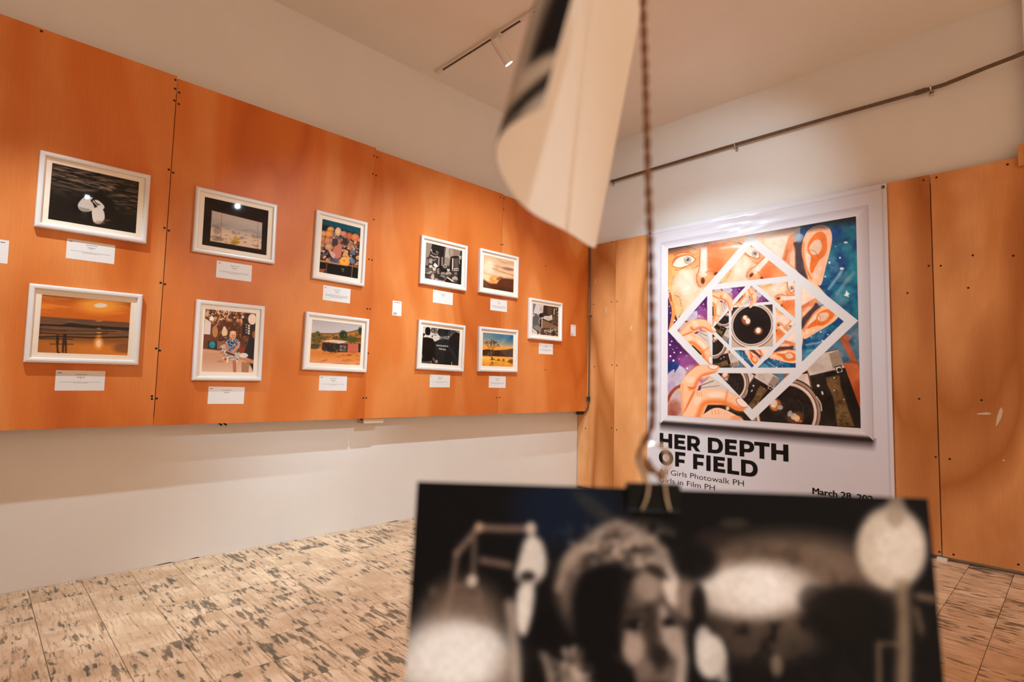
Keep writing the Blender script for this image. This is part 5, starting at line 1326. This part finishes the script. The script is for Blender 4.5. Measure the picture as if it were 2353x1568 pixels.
# ------------------------------------------------------------------ hanging print in the foreground
PO = Vector((3.3111, -4.0824, 0.9667))
EX = Vector((0.6972, 0.7168, -0.0096)).normalized(); EU = Vector((-0.0648, 0.0763, 0.995)); EU = (EU - EX * EU.dot(EX)).normalized(); EN = EX.cross(EU)
PM = Matrix(((EX.x, EU.x, EN.x, PO.x), (EX.y, EU.y, EN.y, PO.y), (EX.z, EU.z, EN.z, PO.z), (0, 0, 0, 1)))
XL, XR, HT = -0.143, 0.166, 0.204
def art_night():
    # drawing frame: crop pixels over the upper part of the print, extended to its full height
    c = Canvas(420, 280, [(108, 44), (2222, 124), (2222 + 112, 44 + 1440), (108 - 100, 44 + 1400)], (12, 11, 12), 14)
    U, V = c.U, c.V
    c.ell(740, 150, 220, 150, (12, 24, 44), 0.8, 0.9); c.ell(860, 150, 110, 30, (60, 54, 44), 0.5, 0.9, 0.6)
    # speckled night street on the right
    n1 = fbm(c.X / 60, c.Y / 45, 5, 3)
    c.ell(1640, 420, 420, 170, (120, 98, 80), 0.85, 0.7); c.field(np.clip((n1 - 0.5) * 5, 0, 1) * np.clip(1 - np.hypot((c.X - 1650) / 420, (c.Y - 450) / 230), 0, 1), (40, 32, 28), 0.9)
    c.ell(1560, 620, 230, 90, (80, 66, 54), 0.7, 0.8); c.field(np.clip((fbm(c.X / 40, c.Y / 50, 9) - 0.52) * 5, 0, 1) * (c.X > 1380) * (c.Y > 560), (18, 15, 14), 0.9)
    c.ell(1520, 450, 230, 100, (206, 194, 184), 0.95, 0.7); c.ell(1540, 440, 120, 60, (222, 214, 206), 0.95, 0.7, 0.2); c.ell(1400, 420, 110, 34, (214, 204, 194), 0.8, 0.7)
    c.ell(1340, 690, 62, 80, (200, 190, 180), 0.95, 0.4); c.ell(1310, 640, 34, 60, (206, 196, 186), 0.8, 0.5); c.line([(1380, 700), (1390, 770)], 40, (176, 164, 152), 0.8, 30)
    c.ell(2075, 300, 138, 148, (186, 168, 150), 1, 0.3); c.ell(2100, 300, 90, 100, (206, 192, 178), 0.8, 0.6); c.ell(2095, 170, 40, 60, (150, 132, 112), 0.8, 0.6)
    c.line([(2115, 440), (2122, 660), (2110, 900)], 56, (130, 108, 86), 0.85, 40); c.line([(2020, 640), (2020, 1000)], 18, (120, 98, 72), 0.8, 16); c.line([(2020, 640), (2120, 640)], 14, (110, 90, 66), 0.7, 14); c.line([(2180, 470), (2240, 480)], 26, (128, 106, 82), 0.7, 20); c.line([(2170, 520), (2200, 640)], 26, (110, 90, 68), 0.7, 22)
    c.ell(1900, 540, 180, 110, (14, 12, 11), 0.95, 0.5); c.ell(1760, 480, 60, 50, (26, 22, 20), 0.6, 0.7); c.ell(1680, 860, 100, 60, (176, 154, 124), 0.85, 0.6); c.ell(1610, 720, 24, 40, (130, 112, 94), 0.7, 0.7); c.ell(1440, 210, 60, 20, (60, 52, 44), 0.7, 0.7); c.ell(1350, 260, 70, 34, (44, 34, 30), 0.6, 0.7)
    c.poly([(2160, 620), (2300, 560), (2340, 1400), (2140, 1400)], (10, 9, 10), 0.95, 40)
    # left: glare, bottle, wire frame
    c.ell(300, 560, 170, 150, (120, 100, 84), 0.8, 0.9); c.ell(270, 690, 220, 130, (196, 188, 180), 0.95, 0.7); c.ell(300, 670, 150, 90, (216, 212, 208), 0.95, 0.8); c.ell(130, 730, 110, 60, (208, 200, 192), 0.9, 0.8); c.ell(470, 760, 60, 90, (130, 108, 90), 0.7, 0.8)
    for pts, w, v in (([(275, 310), (370, 215), (480, 222), (590, 222)], 20, 150), ([(350, 260), (345, 400)], 18, 120), ([(275, 310), (255, 430), (225, 560)], 18, 130), ([(380, 335), (500, 355)], 22, 128), ([(370, 440), (375, 560)], 16, 110), ([(270, 430), (340, 420)], 16, 110)):
        c.line(pts, w, (v, int(v * .82), int(v * .70)), 0.85, 20)
    c.ell(370, 215, 18, 18, (176, 146, 120), 0.9, 0.5); c.ell(590, 222, 22, 24, (196, 176, 160), 0.9, 0.5); c.ell(340, 410, 22, 22, (200, 184, 170), 0.9, 0.5); c.ell(175, 450, 16, 24, (90, 76, 66), 0.7, 0.6); c.ell(140, 500, 16, 24, (70, 60, 52), 0.7, 0.6)
    c.poly([(540, 330), (565, 265), (600, 245), (645, 290), (650, 380), (600, 425), (545, 415), (525, 390)], (196, 186, 176), smooth=True, soft=24); c.poly([(545, 430), (600, 430), (590, 540), (560, 610), (530, 580), (525, 500)], (206, 196, 186), smooth=True, soft=24); c.ell(575, 395, 34, 20, (30, 24, 22), 0.9, 0.5)
    c.line([(500, 500), (520, 680), (535, 860)], 40, (168, 150, 134), 0.85, 34); c.line([(640, 690), (680, 780), (690, 1000)], 44, (150, 134, 120), 0.8, 34); c.ell(760, 780, 70, 90, (128, 112, 98), 0.8, 0.7); c.speckle(40, 690, 640, 850, 880, 8, 22, [(190, 172, 156), (40, 34, 30), (110, 94, 82)], 0.7, 4)
    c.ell(672, 590, 82, 84, (9, 8, 9), 1, 0.3); c.ell(600, 780, 50, 110, (14, 12, 12), 0.9, 0.5)
    # head: grey hair on top, dark hair at the side, face half in shadow
    c.poly([(700, 470), (705, 380), (780, 300), (860, 238), (955, 202), (1060, 236), (1140, 300), (1195, 390), (1220, 480), (1100, 540), (940, 540), (800, 600), (740, 560)], (96, 82, 72), smooth=True, soft=60)
    hr = np.clip((fbm(c.X / 34 + c.Y / 60, c.Y / 24 - c.X / 90, 31, 3) - 0.5) * 4.5, -1, 1)
    hm = np.clip(1.25 - np.hypot((c.X - 960) / 270, (c.Y - 330) / 140), 0, 1)
    c.field(np.clip(hr, 0, 1) * hm, (190, 172, 156), 0.85); c.field(np.clip(-hr, 0, 1) * hm, (34, 28, 25), 0.8)
    c.line([(705, 440), (740, 350), (800, 290), (870, 238), (955, 206), (1060, 240), (1140, 305), (1196, 400)], 26, (170, 152, 136), 0.7, 30); c.ell(760, 330, 60, 30, (150, 132, 116), 0.7, 0.8, -0.8)
    c.poly([(760, 470), (800, 380), (880, 345), (965, 350), (1030, 400), (1000, 520), (975, 640), (1030, 760), (1080, 900), (940, 900), (830, 720), (765, 600)], (9, 8, 9), smooth=True, soft=46)
    c.poly([(1005, 440), (1080, 370), (1160, 380), (1215, 470), (1232, 640), (1222, 800), (1185, 920), (1090, 920), (1040, 770), (980, 650), (980, 540)], (74, 62, 55), smooth=True, soft=46)
    fm = np.clip(1.2 - np.hypot((c.X - 1100) / 150, (c.Y - 620) / 300), 0, 1)
    c.field(np.clip((fbm(c.X / 40, c.Y / 46, 77, 3) - 0.5) * 4, 0, 1) * fm, (136, 116, 102), 0.7)
    c.ell(1085, 440, 60, 50, (146, 128, 114), 0.9, 0.8); c.ell(1180, 440, 34, 72, (206, 190, 176), 0.95, 0.7, -0.25)
    c.line([(1142, 520), (1150, 580), (1160, 650)], 26, (188, 170, 156), 0.85, 34); c.line([(1205, 610), (1222, 700), (1212, 800), (1180, 880)], 34, (196, 178, 164), 0.9, 40)
    c.ell(1020, 660, 44, 62, (160, 140, 126), 0.95, 0.7); c.ell(1065, 740, 40, 44, (112, 96, 85), 0.8, 0.9); c.ell(1185, 640, 30, 50, (160, 142, 128), 0.8, 0.9)
    c.ell(1028, 578, 48, 32, (24, 19, 17), 0.95, 0.6); c.ell(1018, 600, 40, 12, (150, 130, 116), 0.7, 0.8, -0.1); c.ell(1022, 582, 16, 15, (5, 4, 4), 0.95, 0.5); c.ell(1050, 572, 11, 8, (140, 122, 108), 0.8, 0.7); c.ell(1166, 568, 28, 22, (20, 16, 15), 0.95, 0.6); c.ell(1172, 590, 24, 9, (176, 158, 144), 0.7, 0.8)
    c.line([(1088, 520), (1100, 610), (1108, 680)], 34, (36, 29, 26), 0.9, 40); c.ell(1132, 690, 36, 44, (30, 24, 22), 0.9, 0.9); c.ell(1125, 812, 64, 26, (20, 16, 15), 0.9, 0.9); c.ell(1135, 856, 50, 22, (110, 94, 84), 0.7, 0.9)
    c.line([(980, 530), (1070, 522)], 16, (30, 24, 22), 0.8, 26); c.ell(1120, 385, 56, 18, (36, 30, 27), 0.8, 0.9, 0.4)
    c.ell(1245, 470, 46, 84, (122, 104, 92), 0.95, 0.6); c.ell(1290, 500, 34, 70, (12, 10, 10), 0.9, 0.7); c.ell(1280, 350, 90, 70, (11, 10, 11), 0.9, 0.8)
    c.ell(880, 860, 160, 50, (160, 142, 126), 0.85, 0.9, 0.4); c.poly([(800, 910), (1000, 890), (1250, 960), (1250, 1400), (760, 1400)], (62, 53, 48), 0.8, 80)
    c.ell(230, 700, 260, 150, (200, 192, 184), 0.7, 1.0); c.ell(270, 690, 170, 100, (224, 220, 216), 0.9, 0.9)
    c.blur(1)
    n3 = fbm(c.X / 16, c.Y / 16, 55, 2)[..., None] - 0.5
    c.C = np.clip(c.C * (1 + n3 * 0.14), 0, 255)
    return c.C
t = empty('hanging_photograph')
t.matrix_world = PM
tag(t, 'blurred black-and-white night portrait print hanging from twine in the foreground', 'photograph')
def bow(x, y): return 0.0025 * ((x - 0.01) / 0.15) ** 2 - 0.006 * (y / 0.2) ** 2 * 0.5
nx, ny = 421, 281
ink_grid('printed_face', art_night(), lambda U, V: (XL + U * (XR - XL), -V * HT, bow(XL + U * (XR - XL), -V * HT)), M['gloss_photo'], t)
U, V = np.meshgrid(np.linspace(0, 1, 24), np.linspace(0, 1, 16))
xs = XL + U * (XR - XL); ys = -V * HT; zs = bow(xs, ys)
mb = MB(); vs = [(float(a), float(b), float(d) - 0.0003) for a, b, d in zip(xs.ravel(), ys.ravel(), zs.ravel())]
mb.add(vs, [(j * 24 + i, j * 24 + i + 1, (j + 1) * 24 + i + 1, (j + 1) * 24 + i) for j in range(15) for i in range(23)])
mb.build('paper_back', M['paper'], t, smooth=True)

# binder clip gripping the top edge
t = empty('binder_clip'); t.matrix_world = PM
tag(t, 'small black binder clip with shiny wire handles gripping the foreground print', 'clip')
mb = MB(); hw = 0.0158
prof = [(-0.0125, 0.0006), (-0.0125, 0.0016), (0.0026, 0.0052), (0.0033, 0.0044), (0.0033, -0.0040), (0.0026, -0.0048), (-0.0125, -0.0018), (-0.0125, -0.0008), (0.0016, -0.0034), (0.0020, -0.0030), (0.0020, 0.0036), (0.0016, 0.0042)]
n = len(prof)
mb.add([(-hw, a, b + 0.0002) for a, b in prof] + [(hw, a, b + 0.0002) for a, b in prof],
       [(k, (k + 1) % n, n + (k + 1) % n, n + k) for k in range(n)] + [(11, 0, 1, 2), (10, 11, 2, 3), (9, 10, 3, 4), (8, 9, 4, 5), (8, 5, 6, 7), (n + 2, n + 1, n, n + 11), (n + 3, n + 2, n + 11, n + 10), (n + 4, n + 3, n + 10, n + 9), (n + 5, n + 4, n + 9, n + 8), (n + 7, n + 6, n + 5, n + 8)])
mb.build('clip_body', M['clip'], t)
mb = MB(); mb.tube([(-hw, -0.0128, 0.0016), (hw, -0.0128, 0.0016)], 0.0011, 8); mb.build('lip_roll', M['clip'], t)
mb = MB(); mb.tube([(-hw, -0.0128, -0.0014), (hw, -0.0128, -0.0014)], 0.0011, 8); mb.build('lip_roll', M['clip'], t)
for zb, zt, sx in ((0.0030, 0.0066, 1.0), (-0.0026, -0.0030, 0.92)):
    pts = spline([(-0.0074 * sx, -0.0126, zb), (-0.0050, -0.004, zt), (-0.0042, 0.004, zt * 1.1), (-0.0062, 0.010, zt), (-0.0090, 0.0165, zt), (-0.0066, 0.0245, zt * .8), (0.0004, 0.0272, zt * .7), (0.0072, 0.0245, zt * .8), (0.0092, 0.0165, zt), (0.0068, 0.010, zt), (0.0056, 0.004, zt * 1.1), (0.0066, -0.004, zt), (0.0096 * sx, -0.0126, zb)], 6)
    MB().tube([tuple(p) for p in pts], 0.00085, 8).build('wire_handle', M['wire'], t, smooth=True)

# jute twine, two strands twisted, knotted through the clip handle
TW = [(3.3095, -4.0985, 1.46), (3.3101, -4.0958, 1.2907), (3.3104, -4.0951, 1.2735), (3.3112, -4.0927, 1.2168), (3.3118, -4.0906, 1.1611), (3.3123, -4.0884, 1.1173), (3.3126, -4.087, 1.0794), (3.3126, -4.0856, 1.0392), (3.3122, -4.0847, 1.0127), (3.3114, -4.0858, 1.0021), (3.3075, -4.09, 0.9902), (3.3088, -4.0892, 0.9822), (3.3133, -4.0857, 0.978), (3.3170, -4.0826, 0.9752), (3.3150, -4.0790, 0.9750), (3.3105, -4.0830, 0.9790), (3.3100, -4.0868, 0.9850)]
path = [Vector(p) for p in spline(TW, 30)]
t = empty('jute_twine', path[0])
tag(t, 'brown twisted jute twine hanging down to the foreground print', 'twine')
# resample evenly, then wind two strands round the path
seg = [0.0]
for a, b in zip(path, path[1:]): seg.append(seg[-1] + (b - a).length)
tot = seg[-1]; NP = 620; rs = []
j = 0
for k in range(NP):
    d = tot * k / (NP - 1)
    while j < len(seg) - 2 and seg[j + 1] < d: j += 1
    q = (d - seg[j]) / max(1e-9, seg[j + 1] - seg[j]); rs.append(path[j].lerp(path[j + 1], min(1, q)))
a = Vector((1, 0, 0)); frames = []
for k in range(NP):
    d = (rs[min(k + 1, NP - 1)] - rs[max(k - 1, 0)]).normalized()
    a = (a - d * a.dot(d)).normalized(); frames.append((a.copy(), d.cross(a)))
g = random.Random(2)
for s in range(2):
    pts, rr = [], []
    for k in range(NP):
        ph = 2 * PI * (tot * k / (NP - 1)) / 0.0205 + s * PI
        A_, B_ = frames[k]
        pts.append(rs[k] + (A_ * math.cos(ph) + B_ * math.sin(ph)) * 0.0011 - path[0]); rr.append(0.00125 * (1 + 0.14 * math.sin(k * 0.9 + s) + g.uniform(-.06, .06)))
    MB().tube(pts, rr, 8).build('strand', M['twine'], t, smooth=True)
mb = MB()
for k in range(0, NP, 2):                                        # loose fibres
    A_, B_ = frames[k]; q = g.uniform(0, 2 * PI); e = (A_ * math.cos(q) + B_ * math.sin(q)); p0 = rs[k] + e * 0.0018 - path[0]
    p1 = p0 + e * g.uniform(0.001, 0.003) + Vector((0, 0, g.uniform(-0.003, 0.003)))
    w = A_ * 0.00008
    mb.add([p0 - w, p0 + w, p1], [(0, 1, 2)])
tag(mb.build('loose_fibres', M['twine'], t), kind='stuff')

# ------------------------------------------------------------------ curled print hanging at the top, seen from behind
SH = [(3.1937, -3.9881, 1.1514), (3.2065, -4.0323, 1.151), (3.2195, -4.0764, 1.15), (3.2345, -4.1184, 1.1486), (3.2513, -4.1513, 1.1482), (3.2651, -4.1732, 1.1496), (3.2782, -4.1888, 1.1526), (3.2935, -4.2017, 1.1511), (3.3057, -4.2077, 1.1501), (3.3187, -4.209, 1.1521), (3.3283, -4.2067, 1.1556)]
bot = np.array(spline(SH, 12))
d = np.r_[0, np.cumsum(np.linalg.norm(np.diff(bot, axis=0), axis=1))]; s01 = d / d[-1]
bot = np.stack([np.polyval(np.polyfit(s01, bot[:, k], 6), s01) for k in range(3)], -1)
NU, NVv = 160, 120
su = np.linspace(0, 1, NU)
edge = np.stack([np.interp(su, s01, bot[:, k]) for k in range(3)], -1)
dirR, dirL = np.array((0.1205, 0.1220, 0.9852)), np.array((0.1165, 0.2100, 0.9700))
def sheet_pts(U, V, shift=0.0):
    e = np.stack([np.interp(U, su, edge[:, k]) for k in range(3)], -1)
    tg = np.stack([np.interp(U, su, np.gradient(edge[:, k])) for k in range(3)], -1)
    nrm = np.stack([tg[..., 1], -tg[..., 0], 0 * U], -1); nrm /= np.linalg.norm(nrm, axis=-1, keepdims=True)
    di = dirR * (1 - U[..., None]) + dirL * U[..., None]
    q = e + di * ((1 - V) * 0.305)[..., None] + nrm * shift
    return q[..., 0] - 3.25, q[..., 1] + 4.12, q[..., 2] - 1.15
def art_curl():
    c = Canvas(NU, NVv, [(0, 0), (1, 0), (1, 1), (0, 1)], (168, 148, 128), 0.03)
    c.field(np.clip((fbm(c.U * 22, c.V * 6, 3) - 0.48) * 4, 0, 1), (104, 84, 66), 0.8)
    for pts, w, col, a in (([(1.0, 0.4), (0.995, 0.74), (0.975, 0.89)], 0.07, (20, 15, 13), 0.98), ([(0.915, 0.4), (0.905, 0.8), (0.895, 0.92)], 0.035, (190, 170, 148), 0.9), ([(0.86, 0.4), (0.85, 0.88)], 0.03, (70, 54, 43), 0.85), ([(0.80, -0.1), (0.79, 1.0)], 0.04, (150, 126, 104), 0.8), ([(0.70, -0.1), (0.70, 1.0)], 0.08, (60, 46, 38), 0.8), ([(0.5, -0.1), (0.5, 1.0)], 0.14, (40, 32, 28), 0.8)):
        c.line(pts, w, col, a, 0.025)
    c.ell(0.955, 0.925, 0.06, 0.025, (186, 160, 132), 0.9, 0.8)
    c.line([(1.03, 0.945), (0.95, 0.968), (0.86, 0.985)], 0.03, (24, 18, 15), 0.98, 0.02)
    return c.C
t = empty('curled_photograph', (3.25, -4.12, 1.15))
tag(t, 'blurred white back of a curled print hanging at the top of the view', 'photograph')
ink_grid('printed_face', art_curl(), lambda U, V: sheet_pts(U, V, 0.0002), M['gloss_photo'], t)
Uq, Vq = np.meshgrid(np.linspace(0, 1, 80), np.linspace(0, 1, 20))
x, y, z = sheet_pts(Uq, Vq, -0.0002)
mb = MB(); mb.add([(float(a), float(b), float(c_)) for a, b, c_ in zip(x.ravel(), y.ravel(), z.ravel())], [(j * 80 + i, j * 80 + i + 1, (j + 1) * 80 + i + 1, (j + 1) * 80 + i) for j in range(19) for i in range(79)])
mb.build('paper_back', M['paper'], t, smooth=True)
